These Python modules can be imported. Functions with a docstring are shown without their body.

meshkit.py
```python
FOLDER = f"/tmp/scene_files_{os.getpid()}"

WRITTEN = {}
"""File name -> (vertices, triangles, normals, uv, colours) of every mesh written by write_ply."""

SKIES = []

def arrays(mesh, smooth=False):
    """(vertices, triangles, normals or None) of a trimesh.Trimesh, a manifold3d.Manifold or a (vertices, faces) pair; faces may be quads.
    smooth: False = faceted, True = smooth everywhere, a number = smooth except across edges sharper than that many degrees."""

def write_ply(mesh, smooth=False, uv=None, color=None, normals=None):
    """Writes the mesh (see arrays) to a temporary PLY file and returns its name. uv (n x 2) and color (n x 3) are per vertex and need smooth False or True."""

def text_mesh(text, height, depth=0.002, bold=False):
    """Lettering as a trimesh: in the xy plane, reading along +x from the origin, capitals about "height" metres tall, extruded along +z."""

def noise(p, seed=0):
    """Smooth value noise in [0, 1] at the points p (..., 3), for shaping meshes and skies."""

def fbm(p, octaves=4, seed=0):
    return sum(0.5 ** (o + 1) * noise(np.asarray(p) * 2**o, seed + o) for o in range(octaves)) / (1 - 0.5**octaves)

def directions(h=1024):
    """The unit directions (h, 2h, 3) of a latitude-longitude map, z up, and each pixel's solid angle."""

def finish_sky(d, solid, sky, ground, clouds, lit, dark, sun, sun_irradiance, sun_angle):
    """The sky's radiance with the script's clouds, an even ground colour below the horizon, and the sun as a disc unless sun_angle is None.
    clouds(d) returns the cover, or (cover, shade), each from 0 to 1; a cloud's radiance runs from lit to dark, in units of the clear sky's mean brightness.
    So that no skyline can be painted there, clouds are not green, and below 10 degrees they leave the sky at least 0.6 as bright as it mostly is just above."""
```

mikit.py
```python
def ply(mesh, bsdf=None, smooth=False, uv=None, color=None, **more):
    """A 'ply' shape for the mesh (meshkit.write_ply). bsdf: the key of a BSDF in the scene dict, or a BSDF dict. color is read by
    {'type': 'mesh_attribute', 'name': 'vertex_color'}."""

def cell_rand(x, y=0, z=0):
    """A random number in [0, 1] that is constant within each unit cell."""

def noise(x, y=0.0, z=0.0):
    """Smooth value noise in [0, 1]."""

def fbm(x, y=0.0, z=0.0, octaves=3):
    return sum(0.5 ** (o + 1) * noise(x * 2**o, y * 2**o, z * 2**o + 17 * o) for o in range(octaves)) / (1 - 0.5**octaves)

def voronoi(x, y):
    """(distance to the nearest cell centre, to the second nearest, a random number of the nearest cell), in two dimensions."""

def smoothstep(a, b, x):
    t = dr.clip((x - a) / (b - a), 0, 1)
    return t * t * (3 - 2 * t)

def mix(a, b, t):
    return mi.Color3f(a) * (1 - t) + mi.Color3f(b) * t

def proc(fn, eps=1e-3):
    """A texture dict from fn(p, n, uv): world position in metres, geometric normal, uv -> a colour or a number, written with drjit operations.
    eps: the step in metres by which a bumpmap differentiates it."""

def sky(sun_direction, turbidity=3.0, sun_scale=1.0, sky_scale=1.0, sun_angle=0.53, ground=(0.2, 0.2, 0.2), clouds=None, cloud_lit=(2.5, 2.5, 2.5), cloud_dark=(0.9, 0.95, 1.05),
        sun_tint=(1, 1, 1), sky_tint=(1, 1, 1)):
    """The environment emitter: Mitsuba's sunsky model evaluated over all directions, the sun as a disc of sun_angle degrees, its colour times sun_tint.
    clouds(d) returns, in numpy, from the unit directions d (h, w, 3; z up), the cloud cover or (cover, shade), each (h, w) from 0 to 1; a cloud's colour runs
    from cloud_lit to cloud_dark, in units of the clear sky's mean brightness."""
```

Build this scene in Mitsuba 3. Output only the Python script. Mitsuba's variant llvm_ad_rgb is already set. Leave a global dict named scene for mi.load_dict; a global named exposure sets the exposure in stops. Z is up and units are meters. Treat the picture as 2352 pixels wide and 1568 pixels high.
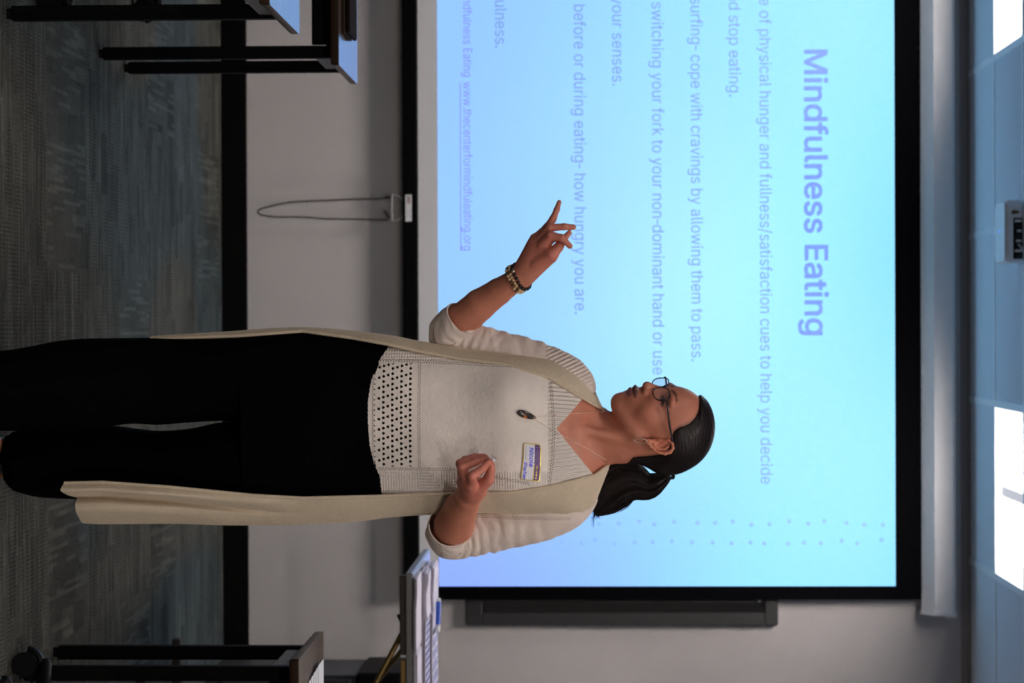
import math, random
import numpy as np
import trimesh, manifold3d
import shapely, shapely.geometry as sg
from shapely import affinity
import mitsuba as mi, drjit as dr
import mikit, meshkit
from mitsuba import ScalarTransform4f as T

# ------------------------------------------------------------------ camera, light, exposure
# The photograph lies on its side: the room's "up" points to the right of the picture.
random.seed(7)
RNG = np.random.default_rng(7)
F_PX, EYE = 5600.0, np.array([0.0, 0.0, 1.43])
YAW, PITCH, ROLL = 0.00607, -math.atan(174 / 5600), 0.0035
FWD = np.array([math.sin(YAW) * math.cos(PITCH), math.cos(YAW) * math.cos(PITCH), math.sin(PITCH)])
_r0 = np.array([math.cos(YAW), -math.sin(YAW), 0.0])
_u0 = np.cross(_r0, FWD)
RIGHT = _r0 * math.cos(ROLL) - _u0 * math.sin(ROLL)
UP = _u0 * math.cos(ROLL) + _r0 * math.sin(ROLL)
exposure = 0.0
LAMP = {1: 44.0, 8: 18.5, 14: 108.0}           # radiance of the ceiling lamps' lenses, by row of the grid
LAMP_TINT = (1.0, 0.905, 0.84)
SCREEN = 1.0
scene = {
    'type': 'scene',
    'camera': {'type': 'thinlens', 'fov': math.degrees(2 * math.atan(1176 / F_PX)), 'fov_axis': 'x',
               'aperture_radius': 0.0065, 'focus_distance': 5.55, 'near_clip': 0.05, 'far_clip': 100.0,
               'to_world': T().look_at(origin=EYE.tolist(), target=(EYE + FWD).tolist(), up=(-RIGHT).tolist())},
}
labels = {}


# ------------------------------------------------------------------ helpers
def at(X, Y, y):
    """the point of the room at distance y (room depth) that pixel (X, Y) of the photograph looks at: used to read measurements"""
    d = FWD + (Y - 784) / F_PX * RIGHT + (X - 1176) / F_PX * UP
    return EYE + d * (y / d[1])


def mat(name, color, rough=0.6, metal=0.0, spec=0.5, bump=None, bscale=1.0, two=True, **kw):
    c = {'type': 'rgb', 'value': list(color)} if isinstance(color, (tuple, list)) else color
    b = {'type': 'principled', 'base_color': c, 'roughness': rough, 'metallic': metal, 'specular': spec, **kw}
    if bump is not None:
        b = {'type': 'bumpmap', 'arbitrary': bump, 'scale': bscale, 'bsdf': b}
    if two:
        b = {'type': 'twosided', 'bsdf': b}
    scene[name] = b
    return name


def put(key, mesh, m, smooth=False, **kw):
    k, n = key, 0
    while k in scene:
        n += 1
        k = f'{key}_{n:03d}'
    scene[k] = mikit.ply(mesh, m, smooth, **kw)
    return k


def tag(key, label=None, cat=None, group=None, kind=None):
    d = labels.setdefault(key, {})
    for a, b in (('label', label), ('category', cat), ('group', group), ('kind', kind)):
        if b:
            d[a] = b
    return key


def name_of(kind):
    """the next free key for a thing that is made of parts"""
    k, n = kind, 0
    while k in labels or k in scene or any(s.startswith(k + '__') for s in scene):
        n += 1
        k = f'{kind}_{n:03d}'
    labels[k] = {}
    return k


def box(x0, x1, y0, y1, z0, z1, r=0.0):
    """a box with chamfered edges"""
    lo, hi = np.minimum([x0, y0, z0], [x1, y1, z1]).astype(float), np.maximum([x0, y0, z0], [x1, y1, z1]).astype(float)
    if r <= 0:
        m = trimesh.creation.box(bounds=[lo, hi])
        return m
    r = min(r, 0.49 * float((hi - lo).min()))
    pts = []
    for ax in range(3):
        for c in np.ndindex(2, 2, 2):
            p = np.where(np.array(c) == 0, lo + r, hi - r)
            p[ax] = (lo, hi)[c[ax]][ax]
            pts.append(p)
    return trimesh.convex.convex_hull(np.array(pts))


def rbox(x0, x1, y0, y1, z0, z1, r, seg=12):
    """a box with round edges"""
    lo, hi = np.minimum([x0, y0, z0], [x1, y1, z1]).astype(float), np.maximum([x0, y0, z0], [x1, y1, z1]).astype(float)
    r = min(r, 0.49 * float((hi - lo).min()))
    s = manifold3d.Manifold.sphere(r, seg)
    return manifold3d.Manifold.batch_hull([s.translate(np.where(np.array(c) == 0, lo + r, hi - r).tolist()) for c in np.ndindex(2, 2, 2)])


def tm(m):
    if isinstance(m, manifold3d.Manifold):
        q = m.to_mesh()
        return trimesh.Trimesh(np.array(q.vert_properties[:, :3], float), np.array(q.tri_verts), process=False)
    return m


def cat(*ms):
    return trimesh.util.concatenate([tm(m) for m in ms])


def moved(m, M):
    m = tm(m).copy()
    m.apply_transform(M)
    return m


def spline(pts, n):
    """n points on a smooth curve through pts"""
    from scipy.interpolate import CubicSpline
    pts = np.asarray(pts, float)
    t = np.r_[0, np.cumsum(np.linalg.norm(np.diff(pts, axis=0), axis=1) ** 0.5)]
    return CubicSpline(t, pts)(np.linspace(0, t[-1], n))


def tube(path, radius, sides=10, cap=True, closed=False, up=(0.1, 0.2, 1), flat=1.0):
    """a round (or flattened) bar along a path; radius may be a list"""
    path = np.asarray(path, float)
    n = len(path)
    rad = np.broadcast_to(np.asarray(radius, float), (n,))
    tg = np.gradient(path, axis=0) if not closed else np.roll(path, -1, 0) - np.roll(path, 1, 0)
    tg /= np.linalg.norm(tg, axis=1, keepdims=True) + 1e-12
    nrm = np.zeros_like(path)
    v = np.asarray(up, float)
    for i in range(n):
        v = v - tg[i] * (v @ tg[i])
        if np.linalg.norm(v) < 1e-6:
            v = np.cross(tg[i], [0.3, 0.9, 0.1])
        v /= np.linalg.norm(v)
        nrm[i] = v
    bi = np.cross(tg, nrm)
    a = np.linspace(0, 2 * np.pi, sides, endpoint=False)
    ring = path[:, None] + rad[:, None, None] * (np.cos(a)[None, :, None] * nrm[:, None] + flat * np.sin(a)[None, :, None] * bi[:, None])
    V = ring.reshape(-1, 3)
    F = []
    m = n if closed else n - 1
    for i in range(m):
        j = (i + 1) % n
        for k in range(sides):
            l = (k + 1) % sides
            F += [[i * sides + k, j * sides + k, j * sides + l], [i * sides + k, j * sides + l, i * sides + l]]
    if cap and not closed:
        V = np.vstack([V, path[0], path[-1]])
        for k in range(sides):
            l = (k + 1) % sides
            F += [[len(V) - 2, l, k], [len(V) - 1, (n - 1) * sides + k, (n - 1) * sides + l]]
    mm = trimesh.Trimesh(V, np.array(F), process=False)
    return mm if mm.volume >= 0 else trimesh.Trimesh(V, np.array(F)[:, ::-1], process=False)


def cyl(p0, p1, r, sides=16, r2=None):
    p0, p1 = np.asarray(p0, float), np.asarray(p1, float)
    return tube(np.array([p0, p0 + (p1 - p0) * 0.001, p1 - (p1 - p0) * 0.001, p1]), [r, r, r2 or r, r2 or r], sides)


def ball(c, r, sub=2, s=(1, 1, 1)):
    m = trimesh.creation.icosphere(subdivisions=sub, radius=r)
    m.vertices = m.vertices * np.asarray(s) + np.asarray(c)
    return m


def prism(poly, z0, z1):
    """a shapely polygon of the xy plane extruded from z0 to z1"""
    ps = getattr(poly, 'geoms', [poly])
    out = []
    for p in ps:
        m = trimesh.creation.extrude_polygon(p, z1 - z0, engine='earcut')
        m.apply_translation([0, 0, z0])
        out.append(m)
    return trimesh.util.concatenate(out)

# ------------------------------------------------------------------ materials of the room
n3, fb, ss = mikit.noise, mikit.fbm, mikit.smoothstep


def carpet(p, n, uv):
    # woven carpet squares, alternate ones turned: bands of little blocks with fine ribs across
    turn = mikit.cell_rand(dr.floor(p.x / 0.5 + 0.31), dr.floor(p.y / 0.5 + 0.17), 4.0) > 0.62
    a, b = dr.select(turn, p.y, p.x), dr.select(turn, p.x, p.y)

    def blocks(wide, long_, seed):
        row = dr.floor(b / wide)
        L = long_ * (0.45 + 1.1 * mikit.cell_rand(row, seed, 1.0))
        return mikit.cell_rand(row, dr.floor(a / L + 9 * mikit.cell_rand(row, seed, 2.0)), seed)
    big, mid, thin = blocks(0.085, 0.22, 3.0), blocks(0.034, 0.12, 5.0), blocks(0.011, 0.20, 8.0)
    rib = 0.5 + 0.5 * dr.sin(a * (2 * math.pi / 0.0105))
    tuft = n3(p.x * 300, p.y * 300)
    cloud = fb(p.x * 1.6, p.y * 1.6, 3.0)
    v = 0.30 + 0.36 * big + 0.30 * mid + 0.42 * ss(0.72, 0.80, thin) + 0.40 * cloud
    v = v * (1 - 0.42 * rib * ss(0.50, 0.65, mid)) * (0.72 + 0.5 * tuft)
    hue = ss(0.38, 0.62, n3(p.x * 1.9 + 9, p.y * 1.3, 1.0))
    return mikit.mix((0.058, 0.058, 0.050), (0.044, 0.055, 0.056), hue) * v


def paint_bump(p, n, uv):
    return fb(p.x * 180, p.y * 180, p.z * 180, octaves=2)


def tile_col(p, n, uv):
    return mi.Color3f(0.68, 0.73, 0.78) * (0.96 + 0.08 * n3(p.x * 160, p.y * 160, p.z * 160))


mat('m_carpet', mikit.proc(carpet), 0.95, spec=0.1, bump=mikit.proc(lambda p, n, uv: n3(p.x * 240, p.y * 240)), bscale=0.004)
mat('m_wall', (0.60, 0.565, 0.56), 0.9, spec=0.2, bump=mikit.proc(paint_bump), bscale=0.0006)
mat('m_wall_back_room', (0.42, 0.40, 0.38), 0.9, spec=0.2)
mat('m_ceiling', mikit.proc(tile_col), 0.9, spec=0.1)
mat('m_border', (0.34, 0.31, 0.30), 0.9, spec=0.1)
mat('m_tbar', (0.84, 0.86, 0.88), 0.4)
mat('m_base', (0.0018, 0.0018, 0.002), 0.6, spec=0.1)
mat('m_black', (0.002, 0.002, 0.0023), 0.55, spec=0.15)
mat('m_black_metal', (0.0015, 0.0015, 0.0018), 0.5, spec=0.08)
mat('m_black_fabric', (0.0022, 0.0022, 0.0032), 0.9, spec=0.03)
mat('m_screen_white', (0.72, 0.72, 0.73), 0.8, spec=0.2)
mat('m_housing', (0.78, 0.78, 0.79), 0.5)
mat('m_white', (0.75, 0.75, 0.76), 0.5)
mat('m_white_plastic', (0.88, 0.89, 0.90), 0.4)

# ------------------------------------------------------------------ the room
WALL, CEIL = 9.51, 2.909
XL, XR, YB = -4.2, 3.6, -2.6


def struct(key, mesh, m, label, **kw):
    k = put(key, mesh, m, **kw)
    tag(k, label, kind='structure')
    return k


struct('floor', box(XL - .1, XR + .1, YB - .1, WALL + .1, -0.1, 0.0), 'm_carpet', 'dark grey green carpet with a woven pattern of broken lines')
struct('wall_back', box(XL - .1, XR + .1, WALL, WALL + 0.1, 0, CEIL + .4), 'm_wall', 'warm grey painted wall behind the projection screen')
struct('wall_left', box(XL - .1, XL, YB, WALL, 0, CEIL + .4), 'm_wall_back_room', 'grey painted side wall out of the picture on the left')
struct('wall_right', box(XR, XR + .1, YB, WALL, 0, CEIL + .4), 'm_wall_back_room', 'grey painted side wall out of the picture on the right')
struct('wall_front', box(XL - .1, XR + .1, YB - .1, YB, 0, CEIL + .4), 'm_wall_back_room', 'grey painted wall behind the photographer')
struct('baseboard_back', box(XL, XR, WALL - 0.012, WALL, 0, 0.100, 0.004), 'm_base', 'tall black rubber baseboard along the wall')
struct('ceiling', box(XL - .1, XR + .1, YB - .1, WALL + .1, CEIL + 0.16, CEIL + 0.3), 'm_ceiling', 'suspended ceiling of square panels in a metal grid')
TX0, TXS, TY0, TYS = -0.968, 0.627, 9.51, 0.595         # the grid of the suspended ceiling
NX0, NX1, NY = -5, 7, 20
lamp_cells = [(-1, 1), (2, 1), (-1, 8), (2, 8), (4, 8), (-1, 14), (2, 14), (4, 14)]
# narrow border between grid and wall, the T bars, the panels one by one
struct('trim_1', cat(box(XL, XR, WALL - 0.022, WALL, CEIL - 0.006, CEIL - 0.001), box(XL, XR, WALL - 0.006, WALL, CEIL - 0.034, CEIL - 0.001)), 'm_border', 'grey angle trim where the wall meets the ceiling grid')
for i in range(NX0, NX1 + 2):
    x = TX0 + TXS * i
    if XL < x < XR:
        put('ceiling__grid_bar', box(x - 0.012, x + 0.012, YB, WALL, CEIL - 0.0035, CEIL + 0.003), 'm_tbar')
for j in range(1, NY + 1):
    y = TY0 - TYS * j
    if y > YB:
        put('ceiling__cross_bar', box(XL, XR, y - 0.012, y + 0.012, CEIL - 0.0022, CEIL + 0.0028), 'm_tbar')
for j in range(NY):
    y1, y0 = TY0 - TYS * j - 0.0105, TY0 - TYS * (j + 1) + 0.0105
    for i in range(NX0 - 1, NX1 + 1):
        x0, x1 = max(TX0 + TXS * i + 0.0105, XL + .002), min(TX0 + TXS * (i + 1) - 0.0105, XR - .002)
        if (i, j) in lamp_cells or x1 - x0 < 0.02:
            continue
        if j < 6 or (i, j) not in lamp_cells:
            put('ceiling__ceiling_panel', box(x0, x1, max(y0, YB), y1, CEIL + 0.0012, CEIL + 0.014, 0.0015), 'm_ceiling')


# recessed ceiling lamps: a square pan whose slanted reflectors end in one bright lens
def emitter(rgb):
    return {'type': 'area', 'radiance': {'type': 'rgb', 'value': list(rgb)}}


mat('m_lamp_pan', (0.8, 0.78, 0.76), 0.6)
mat('m_lamp_glow', (0.6, 0.6, 0.6), 0.6)


def troffer(i, j, label):
    k = name_of('ceiling_lamp')
    x0, x1 = TX0 + TXS * i + 0.013, TX0 + TXS * (i + 1) - 0.013
    y1, y0 = TY0 - TYS * j - 0.013, TY0 - TYS * (j + 1) + 0.013
    z, h = CEIL, 0.055
    xm, ym = (x0 + x1) / 2, (y0 + y1) / 2
    xa, xb, ya, yb = x0 + 0.05, x1 - 0.05, y0 + 0.045, y1 - 0.045
    V = np.array([[x0, y0, z], [x1, y0, z], [x1, y1, z], [x0, y1, z], [xa, ya, z + h], [xb, ya, z + h], [xb, yb, z + h], [xa, yb, z + h]])

    def quad(a, b, c, d):
        return trimesh.Trimesh(V[[a, b, c, d]], [[0, 2, 1], [0, 3, 2]], process=False)

    def down(m, sgn):
        m = m.copy()
        if m.face_normals[0][2] > 0:
            m.invert()
        return m
    side = emitter((1.0, 0.90, 0.86))
    lens = emitter([LAMP[j] * c for c in LAMP_TINT])
    kk = put(k + '__reflector', cat(*[down(quad(*q), 1) for q in ((0, 1, 5, 4), (2, 3, 7, 6), (1, 2, 6, 5), (3, 0, 4, 7))]), 'm_lamp_glow')
    if j < 4:
        scene[kk]['emitter'] = side
    kk = put(k + '__lens', down(quad(4, 5, 6, 7), 1), 'm_lamp_glow')
    scene[kk]['emitter'] = lens
    put(k + '__pan', cat(box(x0, x1, y0, y1, z + h + 0.01, z + h + 0.03)), 'm_lamp_pan')
    kk = put(k + '__centre_strip', box(xm - 0.02, xm + 0.02, ya, yb, z + h - 0.040, z + h - 0.002, 0.004), 'm_lamp_pan')
    if j < 4:
        scene[kk]['emitter'] = emitter((0.40, 0.35, 0.34))
    tag(k, label, 'ceiling lamp', 'square recessed ceiling lamps')


troffer(-1, 1, 'square recessed ceiling lamp cut off by the photo, left of the access point')
troffer(2, 1, 'square recessed ceiling lamp with a grey centre strip above the woman\'s left shoulder')
for n, (i, j) in enumerate(lamp_cells[2:]):
    troffer(i, j, 'square recessed ceiling lamp over the ' + ('middle' if j == 8 else 'back') + ' of the room, ' + ('left' if i < 0 else 'centre' if i == 2 else 'right'))

# ------------------------------------------------------------------ projection screen
SY = WALL - 0.050                                  # distance of the fabric
S = name_of('projection_screen')
tag(S, 'large pull-down projection screen showing a light blue slide headed Mindfulness Eating', 'projection screen')


def sx(Y):
    return at(1350, Y, SY)[0]


def sz(X, Y=600):
    return at(X, Y, SY)[2]


IX0, IX1, IZ0, IZ1 = sx(-500), sx(1346), sz(1006), sz(2055)        # the projected picture
BX0, BX1, BZ1 = sx(-532), sx(1377), sz(2130)                       # the fabric with its black edge
HZ0, HZ1 = sz(925), sz(961)                                        # hem bar


def slide(p, n, uv):
    u, v = uv.x, uv.y
    a = mikit.mix((0.285, 0.585, 1.24), (0.255, 0.79, 1.24), ss(-0.05, 0.9, v + 0.15 * (u - 0.5)))
    cool = ss(0.72, 1.02, u) * ss(0.75, 0.0, v)
    a = a * (1 - cool * 0.75) + mi.Color3f(0.26, 0.37, 1.22) * cool * 0.75
    hot = dr.exp(-(dr.square((u - 0.62) / 0.26) + dr.square((v - 0.55) / 0.33)))
    a = a * (0.97 + 0.16 * hot) + mi.Color3f(0.07, 0.02, 0.0) * hot
    streak = 0.5 + 0.5 * dr.sin((u * 1.6 + v * 0.9) * 9.0)
    return a * (0.985 + 0.03 * streak) * SCREEN


def quad_xz(x0, x1, z0, z1, y):
    return trimesh.Trimesh([[x0, y, z0], [x1, y, z0], [x1, y, z1], [x0, y, z1]], [[0, 1, 2], [0, 2, 3]], process=False)


mat('m_picture', (0.09, 0.09, 0.09), 0.8, spec=0.1)
k = put(S + '__picture', quad_xz(IX0, IX1, IZ0, IZ1, SY - 0.0015), 'm_picture', uv=np.array([[0, 0], [1, 0], [1, 1], [0, 1.0]]))
scene[k]['emitter'] = {'type': 'area', 'radiance': mikit.proc(slide)}
tag(k, 'light blue projected slide')
put(S + '__fabric', box(IX0, IX1, SY - 0.0005, SY + 0.001, HZ1 - 0.005, IZ1 + .005), 'm_screen_white')
put(S + '__black_edge', cat(box(BX0, IX0, SY - 0.001, SY + 0.001, HZ1 - 0.005, BZ1), box(IX1, BX1, SY - 0.001, SY + 0.001, HZ1 - 0.005, BZ1),
                            box(BX0, BX1, SY - 0.0012, SY + 0.0012, IZ1 + 0.001, BZ1)), 'm_black_fabric')
put(S + '__hem_bar', tm(rbox(BX0 - 0.006, BX1 + 0.006, SY - 0.014, SY + 0.014, HZ0, HZ1, 0.008)), 'm_black_metal', 40)
# white metal case at the top: chamfered front, open to the wall
hz0, hz1, hmid = at(2120, 700, SY - 0.07)[2], at(2196, 700, SY - 0.07)[2], at(2145, 700, SY - 0.07)[2]
HX0, HX1 = sx(-560), sx(1402)
prof = sg.Polygon([(SY - 0.07, hmid), (SY - 0.012, hz0), (WALL - 0.03, hz0), (WALL - 0.012, hz0 + 0.02), (WALL - 0.012, hz1 - 0.01), (WALL - 0.03, hz1), (SY - 0.05, hz1), (SY - 0.07, hz1 - 0.012)])
m = prism(prof, HX0, HX1)
m.vertices = m.vertices[:, [2, 0, 1]]
m.fix_normals()
put(S + '__case', m, 'm_housing')
capm = prism(prof.buffer(0.004, join_style=2), HX1 - 0.002, HX1 + 0.012)
capm.vertices = capm.vertices[:, [2, 0, 1]]
capm.fix_normals()
put(S + '__case__end_cap', capm, 'm_housing')
put(S + '__wall_bracket', cat(box(HX1 + 0.012, HX1 + 0.03, WALL - 0.05, WALL - 0.001, hz1 - 0.03, hz1 + 0.01), box(HX1 - 0.06, HX1 + 0.02, WALL - 0.02, WALL, hz1 - 0.02, hz1)), 'm_housing')


# lettering of the slide: each line lies on the fabric
def lettering(text, Y0, Y1, X, cap, bold=False):
    """text from picture row Y0 to Y1 with its baseline at column X and capitals cap columns tall"""
    m = meshkit.text_mesh(text.replace('-', '\u2010'), 1.0, depth=0.001, bold=bold)
    w = m.bounds[1][0] - m.bounds[0][0]
    x0, x1, z0 = at(X, Y0, SY)[0], at(X, Y1, SY)[0], at(X, Y0, SY)[2]
    s = cap / F_PX * SY
    V = m.vertices.copy()
    f = (x1 - x0) / w
    keep = m.face_normals[:, 2] > 0.9
    m = trimesh.Trimesh(np.c_[x0 + (V[:, 0] - m.bounds[0][0]) * f, np.full(len(V), SY - 0.0025), z0 + V[:, 1] * s], m.faces[keep], process=False)
    if len(m.faces) and m.face_normals[0][1] > 0:
        m.invert()
    m.remove_unreferenced_vertices()
    return m


GREY, PURPLE, TITLE = (0.155, 0.27, 0.50), (0.19, 0.20, 0.66), (0.13, 0.25, 0.92)
body_lines = [('re of physical hunger and fullness/satisfaction cues to help you decide', -16, 1111, 1744, 27),
              ('nd stop eating.', -14, 222, 1674, 27),
              ('surfing- cope with cravings by allowing them to pass.', -4, 829, 1586, 27),
              ('switching your fork to your non-dominant hand or use', 6, 860, 1497, 27),
              ('your senses.', -8, 197, 1406, 27),
              ('before or during eating- how hungry you are.', 11, 721, 1318, 27),
              ('ulness.', 1, 110, 1137, 27)]


def text_part(key, mesh, rgb):
    k = put(S + '__' + key, mesh, 'm_slide_ink')
    scene[k]['emitter'] = emitter(rgb)
    return k


mat('m_slide_ink', (0.10, 0.13, 0.35), 0.8)
for a in body_lines:
    text_part('text_line', lettering(*a), GREY)
k = text_part('title_text', lettering('Mindfulness Eating', 114, 770, 1848, 51, True), TITLE)
under = quad_xz(sx(188), sx(576), sz(1057.5), sz(1059.5), SY - 0.0025)
k = text_part('link_text', cat(lettering('ndfulness Eating', -3, 176, 1064, 20), lettering('www.thecenterformindfuleating.org', 188, 575, 1064, 20), under), PURPLE)
dots = []
rd = random.Random(3)
for row, Yr in enumerate((1201, 1244)):
    for q in range(19 if row else 17):
        X = (1287 if row else 1380) + 43.0 * q + rd.uniform(-7, 7)
        if X > 2050:
            continue
        c = at(X, Yr + rd.uniform(-5, 5), SY)
        a = np.linspace(0, 2 * np.pi, 14, endpoint=False)
        r = 0.0085
        V = np.vstack([[c[0], SY - 0.0025, c[2]], np.c_[c[0] + r * np.cos(a), np.full(14, SY - 0.0025), c[2] + r * np.sin(a)]])
        dots.append(trimesh.Trimesh(V, [[0, 1 + i, 1 + (i + 1) % 14] for i in range(14)], process=False))
labels[text_part('slide_dots', cat(*dots), (0.225, 0.46, 1.0))] = {'kind': 'stuff'}

# label, handle and cord under the hem bar
yb_ = SY - 0.0145
lx0, lx1, lz0, lz1 = sx(445), sx(507), sz(932), sz(947)
put(S + '__label_plate', box(lx0, lx1, yb_ - 0.0015, yb_, lz0, lz1, 0.001), 'm_white')
mat('m_rust', (0.22, 0.10, 0.09), 0.7)
put(S + '__label_plate__print', cat(*[box(lx0 + 0.008 + 0.0045 * i, lx0 + 0.0115 + 0.0045 * i, yb_ - 0.0019, yb_ - 0.0015, lz0 + 0.008, lz1 - 0.006 - 0.001 * (i % 2)) for i in range(6)]), 'm_rust')
mat('m_wire', (0.42, 0.42, 0.42), 0.5, metal=0.4)
mat('m_cord', (0.010, 0.007, 0.005), 0.8)
hy = SY - 0.006
P = lambda X, Y: at(X, Y, hy)
wire = spline([P(899, 447), P(910, 448), P(921, 455), P(927, 466), P(928.5, 477), P(927, 490), P(920, 501), P(910, 506), P(899, 506)], 40)
put(S + '__pull_handle', cat(tube(wire, 0.0022, 8), tube([P(900, 446), P(900, 476), P(900, 507)], 0.0030, 8), ball(P(900, 449), 0.005), ball(P(900, 504), 0.005)), 'm_wire', 40)
cord = spline([P(897, 453), P(885, 454), P(870, 456), P(800, 458), P(760, 460), P(705, 462), P(650, 467), P(615, 475), P(596, 481), P(592, 486), P(597, 492), P(612, 496), P(632, 498), P(700, 499),
               P(740, 502), P(800, 503), P(880, 505), P(890, 504), P(894, 500)], 120)
put(S + '__pull_cord', cat(tube(cord, 0.0032, 8), tube([P(897, 453), P(888, 453), P(882, 454)], [0.006, 0.006, 0.0028], 8), tube([P(894, 500), P(891, 494), P(884, 483)], [0.005, 0.0055, 0.0045], 8)), 'm_cord', 40)

# dark framed wall display half hidden behind the screen
D = name_of('wall_display')
tag(D, 'black wall display in a dark grey frame, mostly hidden behind the projection screen', 'display')
mat('m_frame_grey', (0.022, 0.022, 0.023), 0.6)
mat('m_glass_black', (0.003, 0.003, 0.0035), 0.25)
wy = WALL - 0.03
dx1, dz0, dz1 = at(1400, 1436, wy)[0], at(1072, 1400, wy)[2], at(1787, 1400, wy)[2]
dx0 = dx1 - 1.9
fw = 0.05
for (a, b, c, d) in ((dx0, dx1, dz0, dz0 + 0.06), (dx0, dx1, dz1 - fw, dz1), (dx0, dx0 + fw, dz0 + .06, dz1 - fw), (dx1 - fw, dx1, dz0 + .06, dz1 - fw)):
    put(D + '__frame', box(a, b, wy, WALL - 0.001, c, d, 0.003), 'm_frame_grey')
put(D + '__panel', box(dx0 + fw, dx1 - fw, wy + 0.012, WALL - 0.002, dz0 + .06, dz1 - fw), 'm_glass_black')
put(D + '__bezel', cat(box(dx0 + fw + .012, dx1 - fw - 0.006, wy + 0.004, wy + 0.012, dz0 + 0.068, dz0 + 0.078), box(dx0 + fw + .012, dx1 - fw - 0.006, wy + 0.004, wy + 0.012, dz1 - fw - 0.014, dz1 - fw - .006),
                       box(dx1 - fw - 0.02, dx1 - fw - 0.008, wy + 0.004, wy + 0.012, dz0 + .08, dz1 - fw - .014)), 'm_glass_black')
xa_ = at(1400, 1381, wy)[0]
put(D + '__inner_rail', box(xa_ - 0.006, xa_ + 0.006, wy + 0.002, wy + 0.012, at(1340, 1380, wy)[2], at(1735, 1380, wy)[2], .002), 'm_frame_grey')
put(D + '__latch', box(xa_ - 0.005, xa_ + 0.004, wy + 0.0005, wy + 0.008, at(1740, 1380, wy)[2], at(1746, 1380, wy)[2] + 0.004, .002), 'm_white')

# wireless access point under the ceiling
A = name_of('access_point')
tag(A, 'white wireless access point with a small blue light hanging from the ceiling grid', 'access point')
ax0, ax1, ay0, ay1, az0, az1 = at(2300, 457, 8.28)[0], at(2300, 604, 8.28)[0], 8.28, 8.49, 2.839, CEIL - 0.005


def rrect(x0, x1, y0, y1, r, seg=6):
    return sg.box(x0 + r, y0 + r, x1 - r, y1 - r).buffer(r, quad_segs=seg)


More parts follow.
